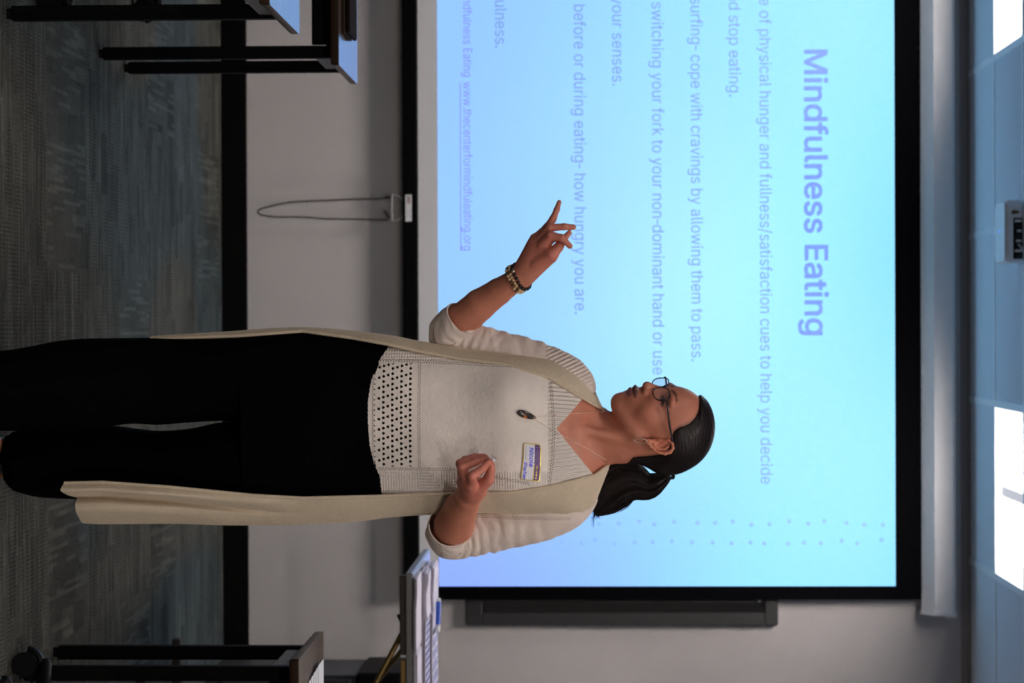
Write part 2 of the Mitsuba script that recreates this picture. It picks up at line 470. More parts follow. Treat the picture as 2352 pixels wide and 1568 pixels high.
lo_ = np.array(rrect(ax0 + 0.008, ax1 - 0.008, ay0 + 0.008, ay1 - 0.008, 0.03).exterior.coords)[:-1]
up_ = np.array(rrect(ax0, ax1, ay0, ay1, 0.035).exterior.coords)[:-1]
body = trimesh.convex.convex_hull(np.vstack([np.c_[lo_, np.full(len(lo_), az0)], np.c_[up_, np.full(len(up_), az0 + 0.012)], np.c_[up_, np.full(len(up_), az1 - 0.012)], np.c_[lo_, np.full(len(lo_), az1)]]))
put(A + '__body', body, 'm_white_plastic', 25)
px0, px1 = at(2330, 500, ay0)[0], at(2330, 594, ay0)[0]
put(A + '__port_strip', box(px0, px1, ay0 - 0.002, ay0 + 0.003, az0 + 0.028, az1 - 0.006, .001), 'm_black')
for q in range(8):
    xx = px0 + 0.006 + q * (px1 - px0 - 0.012) / 7.5
    put(A + '__port', box(xx, xx + 0.009, ay0 - 0.005, ay0 - 0.001, az0 + 0.032 + .004 * (q % 3), az1 - 0.010, 0.001), 'm_frame_grey' if q % 2 else 'm_tbar')
mat('m_brass_dark', (0.10, 0.06, 0.02), 0.5, metal=0.5)
c0 = at(2328, 487, ay0)
put(A + '__antenna_socket', cat(cyl(c0 + [0, 0.004, 0], c0 + [0, -0.014, 0], 0.007, 6), cyl(c0 + [0, 0, 0.012], c0 + [0, -0.01, 0.012], 0.005, 10)), 'm_brass_dark')
c1 = at(2290, 532, 8.39)
mat('m_led', (0.1, 0.2, 0.9), 0.4)
k = put(A + '__status_light', box(c1[0] - 0.005, c1[0] + 0.005, 8.385, 8.393, az0 - 0.001, az0 + 0.002), 'm_led')
scene[k]['emitter'] = emitter((0.05, 0.25, 1.6))
c2 = at(2338, 562, ay0)
put(A + '__cable', tube(spline([c2 + [0, 0.002, 0], c2 + [0.01, -0.03, 0.006], c2 + [0.05, -0.05, 0.022], c2 + [0.09, -0.03, 0.032]], 24), 0.003, 8), 'm_white', 40)

# ------------------------------------------------------------------ implicit shapes for figures
def smin(a, b, k):
    h = np.clip(0.5 + 0.5 * (b - a) / k, 0, 1)
    return b + (a - b) * h - k * h * (1 - h)


def smax(a, b, k):
    return -smin(-a, -b, k)


def d_ball(p, c, r):
    return np.linalg.norm(p - np.asarray(c), axis=1) - r


def d_ell(p, c, r):
    q, r = p - np.asarray(c), np.asarray(r, float)
    k0, k1 = np.linalg.norm(q / r, axis=1), np.linalg.norm(q / r ** 2, axis=1)
    return k0 * (k0 - 1) / np.maximum(k1, 1e-9)


def d_cap(p, a, b, ra, rb):
    a, b = np.asarray(a, float), np.asarray(b, float)
    ab = b - a
    t = np.clip(((p - a) @ ab) / (ab @ ab), 0, 1)
    return np.linalg.norm(p - a - t[:, None] * ab, axis=1) - (ra + (rb - ra) * t)


def d_chain(p, pts, rs, k=0.0015):
    d = d_cap(p, pts[0], pts[1], rs[0], rs[1])
    for i in range(1, len(pts) - 1):
        d = smin(d, d_cap(p, pts[i], pts[i + 1], rs[i], rs[i + 1]), k)
    return d


def sdf_mesh(f, lo, hi, h):
    """the zero surface of f as a mesh (surface nets on a grid of step h, evaluated only near the surface)"""
    lo, hi = np.asarray(lo, float), np.asarray(hi, float)
    B = 6
    nb = np.ceil((hi - lo) / (h * B)).astype(int)
    n = nb * B + 1
    ci = np.stack(np.meshgrid(*[np.arange(k) for k in nb], indexing='ij'), -1).reshape(-1, 3)
    cv = f(lo + (ci + 0.5) * B * h)
    val = np.repeat(np.repeat(np.repeat(np.where(cv < 0, -1.0, 1.0).reshape(nb).astype(np.float32), B, 0), B, 1), B, 2)
    val = np.pad(val, ((0, 1), (0, 1), (0, 1)), mode='edge')
    act = ci[np.abs(cv) < 1.35 * B * h]
    o = np.stack(np.meshgrid(*[np.arange(B + 1)] * 3, indexing='ij'), -1).reshape(-1, 3)
    flat = np.unique(np.ravel_multi_index((act[:, None] * B + o[None]).reshape(-1, 3).T, n))
    pts = np.stack(np.unravel_index(flat, n), -1)
    vv = np.concatenate([f(lo + q * h) for q in np.array_split(pts, max(1, len(pts) // 200000))])
    val.reshape(-1)[flat] = vv
    ins = val < 0
    c = [ins[a:n[0] - 1 + a, b:n[1] - 1 + b, d:n[2] - 1 + d] for a, b, d in np.ndindex(2, 2, 2)]
    some, all_ = np.logical_or.reduce(c), np.logical_and.reduce(c)
    cells = np.argwhere(some & ~all_)
    ids = np.full(n - 1, -1, np.int64)
    ids[tuple(cells.T)] = np.arange(len(cells))
    acc, cnt = np.zeros((len(cells), 3)), np.zeros(len(cells))
    cor = {abd: val[cells[:, 0] + abd[0], cells[:, 1] + abd[1], cells[:, 2] + abd[2]].astype(float) for abd in np.ndindex(2, 2, 2)}
    for a in cor:
        for ax in range(3):
            if a[ax] == 0:
                b = tuple(1 if i == ax else a[i] for i in range(3))
                va, vb = cor[a], cor[b]
                x = (va < 0) != (vb < 0)
                t = np.where(x, va / np.where(x, va - vb, 1), 0)
                q = np.array(a, float)[None] + t[:, None] * (np.array(b) - np.array(a))
                acc += np.where(x[:, None], q, 0)
                cnt += x
    V = lo + (cells + acc / np.maximum(cnt, 1)[:, None]) * h
    F = []
    for ax in range(3):
        s0 = [slice(None)] * 3
        s1 = [slice(None)] * 3
        s0[ax], s1[ax] = slice(0, -1), slice(1, None)
        e = ins[tuple(s0)] != ins[tuple(s1)]
        u, w = (ax + 1) % 3, (ax + 2) % 3
        ii = np.argwhere(e)
        ii = ii[(ii[:, u] > 0) & (ii[:, w] > 0) & (ii[:, u] < n[u] - 1) & (ii[:, w] < n[w] - 1)]

        def cell(du, dw):
            q = ii.copy()
            q[:, u] -= du
            q[:, w] -= dw
            return ids[tuple(q.T)]
        q = np.stack([cell(1, 1), cell(0, 1), cell(0, 0), cell(1, 0)], 1)
        inside = ins[tuple(ii.T)]
        q = np.where(inside[:, None], q, q[:, ::-1])
        F.append(q)
    Q = np.vstack(F)
    Q = Q[(Q >= 0).all(1)]
    m = trimesh.Trimesh(V, np.vstack([Q[:, [0, 1, 2]], Q[:, [0, 2, 3]]]), process=False)
    return m


def clip(V, F, s, attrs=()):
    """the part of a triangle mesh where s > 0, cut exactly; returns V, F and cut attributes"""
    s = np.where(np.abs(s) < 1e-9, 1e-9, s)
    keep = s > 0
    V, attrs = list(V), [list(a) for a in attrs]
    cache, out = {}, []

    def cut(i, j):
        e = (min(i, j), max(i, j))
        if e not in cache:
            t = s[i] / (s[i] - s[j])
            V.append(np.asarray(V[i]) * (1 - t) + np.asarray(V[j]) * t)
            for a in attrs:
                a.append(np.asarray(a[i]) * (1 - t) + np.asarray(a[j]) * t)
            cache[e] = len(V) - 1
        return cache[e]
    kf = keep[F].sum(1)
    out.extend(F[kf == 3].tolist())
    for tri in F[(kf == 1) | (kf == 2)]:
        k = keep[tri]
        if k.sum() == 1:
            r = int(np.argmax(k))
            a, b, c = tri[r], tri[(r + 1) % 3], tri[(r + 2) % 3]
            out.append([a, cut(a, b), cut(a, c)])
        else:
            r = int(np.argmin(k))
            a, b, c = tri[r], tri[(r + 1) % 3], tri[(r + 2) % 3]
            x, y = cut(a, b), cut(a, c)
            out += [[x, b, c], [x, c, y]]
    V, F = np.array(V, float), np.array(out, int)
    used = np.unique(F)
    re = np.full(len(V), -1)
    re[used] = np.arange(len(used))
    return (V[used], re[F], *[np.array(a, float)[used] for a in attrs])


def thick(V, F, t):
    """a sheet of thickness t, its outer side where the mesh is"""
    m = trimesh.Trimesh(V, F, process=False)
    m.merge_vertices()
    V, F = np.array(m.vertices), np.array(m.faces)
    N = np.zeros_like(V)
    fn = np.cross(V[F[:, 1]] - V[F[:, 0]], V[F[:, 2]] - V[F[:, 0]])
    for k in range(3):
        np.add.at(N, F[:, k], fn)
    N /= np.linalg.norm(N, axis=1, keepdims=True) + 1e-20
    e = np.sort(np.vstack([F[:, [0, 1]], F[:, [1, 2]], F[:, [2, 0]]]), axis=1)
    raw = np.vstack([F[:, [0, 1]], F[:, [1, 2]], F[:, [2, 0]]])
    _, inv, c = np.unique(e, axis=0, return_inverse=True, return_counts=True)
    b = raw[c[inv.ravel()] == 1]
    n = len(V)
    side = np.vstack([np.c_[b[:, 1], b[:, 0], b[:, 0] + n], np.c_[b[:, 1], b[:, 0] + n, b[:, 1] + n]])
    return trimesh.Trimesh(np.vstack([V, V - N * t]), np.vstack([F, F[:, ::-1] + n, side]), process=False)


def grid_faces(a, b, wrap=False):
    """triangles of a grid of a rows with b points each"""
    F = []
    bb = b if wrap else b - 1
    i, j = np.meshgrid(np.arange(a - 1), np.arange(bb), indexing='ij')
    i, j = i.ravel(), j.ravel()
    k = (j + 1) % b
    p, q, r, s = i * b + j, i * b + k, (i + 1) * b + k, (i + 1) * b + j
    return np.vstack([np.c_[p, q, r], np.c_[p, r, s]])

# ------------------------------------------------------------------ tables, chairs, papers
def wood_col(p, n, uv):
    g = fb(p.x * 6, p.y * 60, p.z * 40)
    return mikit.mix((0.034, 0.018, 0.010), (0.060, 0.033, 0.018), g)


mat('m_table_top', mikit.proc(wood_col), 0.16, spec=0.65)
mat('m_table_edge', mikit.proc(lambda p, n, uv: mikit.mix((0.020, 0.009, 0.004), (0.032, 0.016, 0.006), fb(p.x * 8, p.y * 50, p.z * 80))), 0.35, spec=0.45)
mat('m_apron', (0.12, 0.115, 0.11), 0.45)
TOP = 0.715


def table(x0, x1, y0, y1, open_end, label):
    """a training table; open_end: the end (-1 left, +1 right) whose end plate one sees"""
    k = name_of('training_table')
    tag(k, label, 'table', 'brown topped training tables')
    th = 0.024
    poly = sg.box(x0 + .012, y0 + .012, x1 - .012, y1 - .012).buffer(.012, quad_segs=5)
    put(k + '__top', prism(poly, TOP - .0015, TOP), 'm_table_top')
    inner = np.array(poly.exterior.coords)[:-1]
    small = np.array(poly.buffer(-.004).exterior.coords)[:-1]
    body = trimesh.convex.convex_hull(np.vstack([np.c_[small, np.full(len(small), TOP - th)], np.c_[inner, np.full(len(inner), TOP - th + .006)], np.c_[inner, np.full(len(inner), TOP - .0015)]]))
    put(k + '__top__edge_band', body, 'm_table_edge', 35)
    a = 0.036
    for ex, ey in ((x0, 0), (x0, 1), (x1, 0), (x1, 1)):
        sx_ = ex + (.030 if ex == x0 else -.030 - a)
        sy_ = (y0 + .085) if ey == 0 else (y1 - .055 - a)
        put(k + '__leg', box(sx_, sx_ + a, sy_, sy_ + a, .012, TOP - th, .003), 'm_black_metal')
        put(k + '__leg_foot', cyl([sx_ + a / 2, sy_ + a / 2, 0], [sx_ + a / 2, sy_ + a / 2, .014], .013, 14), 'm_black')
    zt = TOP - th
    put(k + '__apron', box(x0 + .07, x1 - .07, y0 + .095, y0 + .113, zt - .065, zt, .002), 'm_black_metal')
    put(k + '__apron', box(x0 + .07, x1 - .07, y1 - .085, y1 - .067, zt - .065, zt, .002), 'm_black_metal')
    for ex in (x0 + .038, x1 - .056):
        put(k + '__end_plate', box(ex, ex + .018, y0 + .12, y1 - .092, zt - .065, zt, .002), 'm_apron')
    # bolts on the edge band
    return k


TL = -.757
table(TL - 1.5, TL, 7.02, 7.59, 1, 'brown table with black legs at the far left, a dark folder on its top')
table(TL + .028 - 1.5, TL + .028, 5.485, 6.06, 1, 'brown table with black legs at the near left, its top empty')
table(.818, .818 + 1.5, 5.985, 6.55, -1, 'brown table with black legs on the right, a fanned pile of white paper on it')

# dark folder on the far left table
fk = name_of('folder')
tag(fk, 'dark brown closed folder lying on the far left table', 'folder')
mat('m_folder', (0.010, 0.007, 0.006), 0.95, spec=0.05)
mat('m_folder_light', (0.028, 0.020, 0.017), 0.95, spec=0.05)
fx1 = at(790, 77, 7.12)[0]
put(fk + '__lower_cover', rbox(fx1 - .32, fx1, 7.10, 7.32, TOP, TOP + .010, .0045), 'm_folder_light', 40)
put(fk + '__upper_cover', rbox(fx1 - .33, fx1 - .002, 7.11, 7.33, TOP + .0102, TOP + .024, .006), 'm_folder', 40)


# office chairs, mostly outside the picture
mat('m_plastic', (0.002, 0.002, 0.0025), 0.5, spec=0.15)
mat('m_seat', (0.004, 0.007, 0.014), 0.95, spec=0.1)
mat('m_caster', (0.002, 0.002, 0.003), 0.45, spec=0.2)


def office_chair(x, y, first_angle, face, label, R=.30, seat_z=.46):
    k = name_of('office_chair')
    tag(k, label, 'chair', 'black office chairs on casters')
    hub = np.array([x, y, .105])
    for i in range(5):
        a = first_angle + i * 2 * math.pi / 5
        e = np.array([x + R * math.cos(a), y + R * math.sin(a), .078])
        arm = tm(manifold3d.Manifold.batch_hull([manifold3d.Manifold.sphere(r, 14).translate(q.tolist()) for q, r in ((hub, .026), (e, .017), (hub + [0, 0, -.02], .02))]))
        put(k + '__base_arm', arm, 'm_plastic', 40)
        c = np.array([e[0], e[1], .031])
        tv = np.array([-math.sin(a + .5), math.cos(a + .5), 0])
        put(k + '__caster', cat(*[cyl(c + s * tv * .008, c + s * tv * .026, .031, 22) for s in (-1, 1)], cyl(c - tv * .012, c + tv * .012, .010, 10),
                                cyl(c + [0, 0, .01], e, .009, 10)), 'm_caster', 40)
        hood = tube(np.array([c + tv * s * .001 + .036 * np.array([math.cos(a + .5) * math.cos(b), math.sin(a + .5) * math.cos(b), math.sin(b)]) for s in (1,) for b in np.linspace(.1, 2.9, 10)]), .012, 8)
        put(k + '__caster_hood', hood, 'm_caster', 40)
    put(k + '__gas_column', cat(cyl([x, y, .10], [x, y, .26], .028, 18), cyl([x, y, .26], [x, y, seat_z - .05], .017, 18)), 'm_plastic', 40)
    put(k + '__seat_plate', box(x - .12, x + .12, y - .12, y + .12, seat_z - .06, seat_z - .035, .006), 'm_plastic')
    seat = rbox(-.24, .24, -.23, .23, 0, .075, .035)
    M = trimesh.transformations.rotation_matrix(face, [0, 0, 1])
    M[:3, 3] = [x, y, seat_z - .035]
    put(k + '__seat', moved(seat, M), 'm_seat', 40)
    back = tm(rbox(-.22, .22, -.30, -.24, .16, .62, .03))
    back.vertices[:, 1] -= .25 * back.vertices[:, 0] ** 2 * -1
    put(k + '__backrest', moved(back, M), 'm_seat', 40)
    put(k + '__back_bar', moved(tube(spline([[0, -.05, -.02], [0, -.26, -.01], [0, -.30, .10], [0, -.28, .35]], 24), .018, 10), M), 'm_plastic', 40)
    return k


office_chair(1.115, 5.80, math.atan2(.225, -.285), 0.0, 'black office chair at the right table, only one caster and the seat\'s edge showing', R=.355, seat_z=.515)
office_chair(-1.27, 6.335, -.03, math.pi, 'black office chair behind the near left table, one leg of its base showing', R=.42)
office_chair(-1.425, 7.66, 0.0, math.pi, 'black office chair behind the far left table, only the wheel of a caster showing', R=.42)

# fanned pile of white paper pads on the right table
rp = random.Random(11)
for i in range(6):
    k = name_of('paper_pad')
    z0 = TOP + .0004 + i * .0016
    xs, y0 = .905 - .0046 * i, 6.14 + .040 * i
    put(k, box(xs, xs + .216, y0, 6.45 + .006 * (i % 3), z0, z0 + .00145, .0003), 'm_white')
    tag(k, ('topmost', 'second', 'third', 'fourth', 'fifth', 'lowest')[5 - i] + (' white paper sheet of' if i in (0, 5) else ' white paper sheet from the top of') + ' the fanned pile on the right table', 'paper', 'white paper sheets fanned out on the right table')

# standing-height folding table with handouts, gold brace below
mat('m_slab', (0.20, 0.20, 0.20), 0.38, spec=0.5)
mat('m_slab_top', (0.22, 0.22, 0.23), 0.22, spec=0.6)
mat('m_brace', (0.30, 0.19, 0.065), 0.42, metal=0.7)
mat('m_steel_dark', (0.05, 0.045, 0.04), 0.4, metal=0.6)
ST = name_of('folding_table')
tag(ST, 'tall grey folding table with a slanting gold brace, covered with white handouts', 'table')
ya, yb2 = 7.60, 8.42
zt = at(949, 1315, ya)[2]
xa = at(949, 1315, ya)[0]
put(ST + '__top', box(xa, xa + 1.25, ya, yb2, zt - .024, zt - .002, .003), 'm_slab')
put(ST + '__top__surface', box(xa + .003, xa + 1.247, ya + .003, yb2 - .003, zt - .002, zt, .0006), 'm_slab_top')
put(ST + '__under_rail', box(xa + .01, xa + .26, ya + .012, ya + .05, zt - .044, zt - .024, .002), 'm_steel_dark')
put(ST + '__under_rail', box(xa + .275, xa + 1.23, ya + .012, ya + .05, zt - .042, zt - .024, .002), 'm_brace')
for yy in (ya + .06, yb2 - .10):
    p0, p1 = at(928, 1440, yy), at(862, 1570, yy)
    p0[2] = zt - .03
    dirv = (p1 - p0)
    p2 = p0 + dirv * (p0[2] - .012) / (p0[2] - p1[2]) * 1.0
    put(ST + '__brace', tube(np.array([p0, p0 + dirv * .5, p1, (p1 + p2) / 2 + [0.0, 0, 0], p2]), .0085, 10, flat=1.5), 'm_brace', 40)
    put(ST + '__leg', box(xa + .62, xa + .655, yy, yy + .035, 0.0, zt - .044, .004), 'm_steel_dark')
    put(ST + '__leg', box(xa + 1.16, xa + 1.195, yy, yy + .035, 0.0, zt - .044, .004), 'm_steel_dark')
    put(ST + '__foot_rail', box(xa + .30, xa + 1.22, yy, yy + .035, 0.0, .03, .004), 'm_steel_dark')
    hk = at(914, 1411, yy)
    put(ST + '__catch', tube(np.array([[hk[0], yy, hk[2]], [hk[0] + .02, yy, hk[2] + .009], [hk[0] + .05, yy, zt - .028]]), .005, 8), 'm_steel_dark', 40)

mat('m_paper', (0.70, 0.67, 0.72), 0.8)
mat('m_paper_edge', mikit.proc(lambda p, n, uv: mi.Color3f(0.62, 0.57, 0.64) * (0.78 + 0.34 * n3(p.z * 1400, p.x * 3, p.y * 3))), 0.85)
mat('m_print', (0.06, 0.08, 0.30), 0.7)
mat('m_print_dark', (0.02, 0.03, 0.05), 0.7)


def paper_stack(xl, xr, y0, y1, z0, h, sag, skew, label, prints=()):
    """a stack of loose sheets: a thick wavy slab; sag bends its ends, skew fans the sheets"""
    k = name_of('handout_stack')
    nx_, ny_, nl = 36, 10, max(2, int(h / .0035))
    parts = []
    for j in range(nl):
        f = j / nl
        x = np.linspace(xl + skew * f + rp.uniform(-.006, .006), xr + skew * f + rp.uniform(-.006, .006), nx_)
        y = np.linspace(y0 + rp.uniform(-.006, .006), y1 + rp.uniform(-.008, .008), ny_)
        xx_, yy_ = np.meshgrid(x, y, indexing='ij')
        u = (xx_ - xl) / (xr - xl)
        base = z0 + f * h + sag * (np.sin(u * 5.5 + xl * 9) * .5 + np.abs(u - .5) * .2) * (1 - .8 * (yy_ - y0) / (y1 - y0))
        base = np.maximum(base, z0 + f * h * .9 + .0004)
        V = np.stack([xx_, yy_, base], -1).reshape(-1, 3)
        parts.append(thick(V + [0, 0, h / nl * .86], grid_faces(nx_, ny_)[:, ::-1] if True else None, h / nl * .86))
    for q in parts:
        if q.volume < 0:
            q.invert()
    put(k + '__sheets', cat(*parts), 'm_paper_edge', 30)
    labels[k + '__sheets'] = {'kind': 'stuff'}
    for (a, b, c, d, mm) in prints:                   # printed bars on the top sheet
        x0_, x1_ = xl + skew + (xr - xl) * a, xl + skew + (xr - xl) * b
        n_ = max(3, int((x1_ - x0_) / .01))
        xs_ = np.linspace(x0_, x1_, n_)
        ys_ = np.linspace(y0 + (y1 - y0) * c, y0 + (y1 - y0) * d, 3)
        xx_, yy_ = np.meshgrid(xs_, ys_, indexing='ij')
        u = (xx_ - xl) / (xr - xl)
        f = (nl - 1) / nl
        zz_ = z0 + f * h + sag * (np.sin(u * 5.5 + xl * 9) * .5 + np.abs(u - .5) * .2) * (1 - .8 * (yy_ - y0) / (y1 - y0))
        zz_ = np.maximum(zz_, z0 + f * h * .9 + .0004) + h / nl * .86 + .0008
        m_ = trimesh.Trimesh(np.stack([xx_, yy_, zz_], -1).reshape(-1, 3), grid_faces(n_, 3), process=False)
        put(k + '__print', m_, mm)
    tag(k, label, 'papers')
    return k


def X_at(Y, y):
    return at(960, Y, y)[0]


paper_stack(X_at(1326, 7.62), X_at(1490, 7.62), 7.585, 7.83, zt + .0006, .010, .006, .0, 'low stack of white handouts at the front left corner of the tall table')
paper_stack(X_at(1312, 7.90), X_at(1412, 7.90), 7.845, 8.05, zt + .0006, .026, .010, .006, 'pale stack of papers on the tall table, behind the low front stack')
paper_stack(X_at(1301, 8.12), X_at(1398, 8.12), 8.07, 8.33, zt + .0006, .034, .004, .0, 'tallest pile of white papers at the back left corner of the tall table')
paper_stack(X_at(1496, 7.62), X_at(1640, 7.62), 7.60, 7.80, zt + .0006, .012, .005, .004, 'lilac white stack of handouts at the front, right of the low stack')
paper_stack(X_at(1414, 7.88), X_at(1640, 7.88), 7.84, 8.05, zt + .0006, .022, .004, .002, 'printed handouts in the middle of the tall table',
            [(.02 + .07 * i, .05 + .07 * i, .1, .9, 'm_print') for i in range(12)])
paper_stack(X_at(1402, 8.12), X_at(1640, 8.12), 8.07, 8.36, zt + .0006, .030, .003, .0, 'printed forms with blue lines at the back of the tall table',
            [(.28 + .115 * i + e, .30 + .115 * i + e, .06, .86, 'm_print') for i in range(6) for e in (0, .045)] + [(.18, .235, .05, .5, 'm_print_dark')])
mk = name_of('marker_pen')
tag(mk, 'blue marker pen lying on the white papers of the tall table', 'pen')
mat('m_blue', (0.035, 0.10, 0.50), 0.4)
m0, m1 = at(992, 1386, 8.1), at(984, 1436, 8.1)
mz = zt + .046
m0, m1 = np.array([m0[0], 8.14, mz]), np.array([m1[0], 8.10, mz])
put(mk + '__barrel', cyl(m0, m1, .0085, 16), 'm_blue', 40)
put(mk + '__end_cap', cyl(m0 + (m0 - m1) * .16, m0 + (m0 - m1) * .001, .0075, 16, .0085), 'm_white', 40)
put(mk + '__cap', cyl(m1, m1 + (m1 - m0) * .3, .0085, 16, .006), 'm_white', 40)

# dark cabinet by the wall behind the right table
CB = name_of('cabinet')
tag(CB, 'low dark grey cabinet with a black top drawer against the wall behind the right table', 'cabinet')
mat('m_cabinet', (0.042, 0.045, 0.052), 0.5)
cx = at(830, 1548, 9.05)[0]
cz = at(925, 1548, 9.05)[2]
cz2 = at(818, 1548, 9.05)[2]
put(CB + '__body', box(cx + .004, cx + 1.2, 9.06, WALL - .02, 0.0, cz2, .004), 'm_cabinet')
put(CB + '__drawer', tm(rbox(cx - .006, cx + 1.2, 9.045, WALL - .02, cz2 + .002, cz, .012)), 'm_black', 40)
put(CB + '__door', box(cx + .02, cx + .59, 9.048, 9.059, .06, cz2 - .02, .002), 'm_cabinet')
put(CB + '__door', box(cx + .60, cx + 1.18, 9.048, 9.059, .06, cz2 - .02, .002), 'm_cabinet')

# ------------------------------------------------------------------ the woman
PY = 5.6                                   # she stands 5.6 m from the photographer: one millimetre is about one pixel
from scipy.interpolate import PchipInterpolator


def wz(X):
    return (np.asarray(X, float) + 80.0) * 0.001


def wx(Y):
    return (np.asarray(Y, float) - 750.0) * 0.001


def jt(X, Y, D):
    return at(X, Y, PY + D)


class Loft:
    """a body of superellipse sections; rows: X (height), left, right, front, back, middle depth"""

    def __init__(self, rows, expo=2.4, bumps=()):
        r = np.array(rows, float)
        r = r[np.argsort(r[:, 0])]
        z = wz(r[:, 0])
        self.z0, self.z1 = z[0], z[-1]
        self.f = [PchipInterpolator(z, v, extrapolate=True) for v in (wx(r[:, 1]), wx(r[:, 2]), r[:, 3], r[:, 4], r[:, 5])]
        self.e, self.bumps = expo, bumps

    def row(self, z, off=0.0):
        z = np.clip(z, self.z0, self.z1)
        l, r, fr, bk, mid = [g(z) for g in self.f]
        return (l + r) / 2, (r - l) / 2 + off, mid, mid - fr + off, bk - mid + off

    def bump(self, x, z):
        return sum(a * np.exp(-((x - bx) / sx_) ** 2 - ((z - bz) / sz_) ** 2) for bx, bz, sx_, sz_, a in self.bumps)

    def point(self, z, th, off=0.0):
        xc, hw, mid, hf, hb = self.row(z, off)
        c, s = np.cos(th), np.sin(th)
        x = xc + hw * np.sign(c) * np.abs(c) ** (2 / self.e)
        d = np.where(s < 0, hf, hb) * np.sign(s) * np.abs(s) ** (2 / self.e)
        y = PY + mid + d - np.where(s < 0, 1.0, 0.0) * self.bump(x, z)
        return np.stack(np.broadcast_arrays(x, y, z), -1)

    def front(self, x, z, off=0.0):
        """depth (world y) of the front surface"""
        xc, hw, mid, hf, hb = self.row(z, off)
        q = np.clip(1 - np.abs((x - xc) / hw) ** self.e, 0, 1) ** (1 / self.e)
        return PY + mid - hf * q - self.bump(x, z)

    def sdf(self, p, off=0.0):
        xc, hw, mid, hf, hb = self.row(p[:, 2], off)
        y = p[:, 1] - PY - mid
        y = np.where(y < 0, y + self.bump(p[:, 0], p[:, 2]) * np.clip(-y / hf, 0, 1), y)
        q = (np.abs((p[:, 0] - xc) / hw) ** self.e + np.abs(y / np.where(y < 0, hf, hb)) ** self.e) ** (1 / self.e)
        d = (q - 1) * np.minimum(hw, np.where(y < 0, hf, hb)) * 0.8
        return np.maximum(d, np.maximum(p[:, 2] - self.z1, self.z0 - p[:, 2]))

    def mesh(self, X0, X1, nz, nt, off=0.0, fn=None):
        z = np.linspace(wz(X0), wz(X1), nz)
        th = np.linspace(0, 2 * np.pi, nt, endpoint=False)
        zz, tt = np.meshgrid(z, th, indexing='ij')
        V = self.point(zz, tt, off)
        if fn is not None:
            V = fn(V, zz, tt)
        return V.reshape(-1, 3), grid_faces(nz, nt, True), tt.ravel()


BUST = [(wx(905), wz(1165), 0.062, 0.065, 0.017), (wx(1070), wz(1165), 0.062, 0.065, 0.017)]
torso = Loft([[560, 766, 1148, -.115, .135, .01], [640, 763, 1152, -.12, .14, .01], [760, 766, 1154, -.125, .13, .01], [840, 786, 1154, -.122, .115, .0], [900, 790, 1160, -.120, .105, .0],
              [960, 797, 1165, -.115, .10, .0], [1060, 808, 1164, -.112, .10, .0], [1120, 814, 1166, -.115, .105, .0], [1165, 818, 1170, -.118, .11, .0], [1220, 822, 1174, -.112, .115, .005],
              [1260, 826, 1180, -.10, .115, .01], [1300, 836, 1186, -.083, .11, .015], [1330, 852, 1184, -.064, .10, .018], [1350, 876, 1172, -.048, .085, .020], [1364, 902, 1154, -.036, .070, .022],
              [1378, 934, 1118, -.022, .055, .024], [1388, 956, 1088, -.008, .045, .026]], 2.4, BUST)

# --- head frame: f forward, l her left, t up
PSI = math.radians(65)
HO = jt(1518, 974, 0.0)
HF = np.array([-math.sin(PSI), -math.cos(PSI), 0.0])
HL = np.array([math.cos(PSI), -math.sin(PSI), 0.0])
HT = np.array([0.0, 0.0, 1.0])
HM = np.stack([HF, HL, HT])               # world offset -> head coordinates: HM @ v


def hw_(q):
    """head coordinates -> world"""
    return HO + np.asarray(q, float) @ HM


NECK = [jt(1480, 1012, .012), jt(1420, 1008, .016), jt(1375, 1006, .022), jt(1320, 1004, .03)]


def neck_sdf(p):
    return d_chain(p, NECK, [.050, .052, .056, .066], 0.02)


def face_sdf(q):
    """q in head coordinates"""
    s = q.copy()
    s[:, 1] = np.abs(s[:, 1])
    d = d_ell(s, (-.008, 0, .028), (.099, .0735, .086))
    d = smin(d, d_ell(s, (.026, 0, -.030), (.060, .058, .074)), .022)
    d = smin(d, d_cap(s, (-.004, .050, -.058), (.050, .016, -.094), .017, .016), .024)
    d = smin(d, d_ball(s, (.0575, 0, -.095), .0185), .016)
    d = smin(d, d_ball(s, (.052, .037, -.030), .022), .025)
    d = smin(d, d_ell(s, (.060, 0, -.061), (.029, .034, .026)), .016)
    # brow and socket
    d = smin(d, d_ell(s, (.076, .026, .022), (.012, .026, .009)), .012)
    d = smax(d, -d_ell(s, (.101, .031, .002), (.022, .020, .014)), .012)
    d = smin(d, d_ball(s, (.0665, .0305, .0005), .0142), .004)
    d = smax(d, -d_ell(s, (.0840, .0300, -.0012), (.0085, .0118, .0038)), .0012)
    # nose
    d = smin(d, d_cap(s, (.082, 0, .012), (.0965, 0, -.028), .0078, .0088), .010)
    d = smin(d, d_ball(s, (.0985, 0, -.0335), .0095), .006)
    d = smin(d, d_ell(s, (.0865, .0125, -.0365), (.0105, .0072, .0078)), .005)
    d = smax(d, -d_ell(s, (.0935, .0068, -.0440), (.0075, .0032, .0045)), .003)
    d = smax(d, -d_cap(s, (.097, 0, -.050), (.094, 0, -.047), .0022, .0022), .004)
    # lips
    up = d_ell(s, (.0830, .0075, -.0590), (.0125, .0155, .0062))
    lo = d_ell(s, (.0800, 0, -.0712), (.0125, .0180, .0074))
    d = smin(d, up, .004)
    d = smin(d, lo, .004)
    d = smax(d, -d_cap(s, (.0935, 0, -.0652), (.0785, .0225, -.0660), .0013, .0005), .003)
    d = smax(d, -d_cap(s, (.0905, 0, -.0835), (.085, .012, -.084), .0045, .004), .010)
    return d


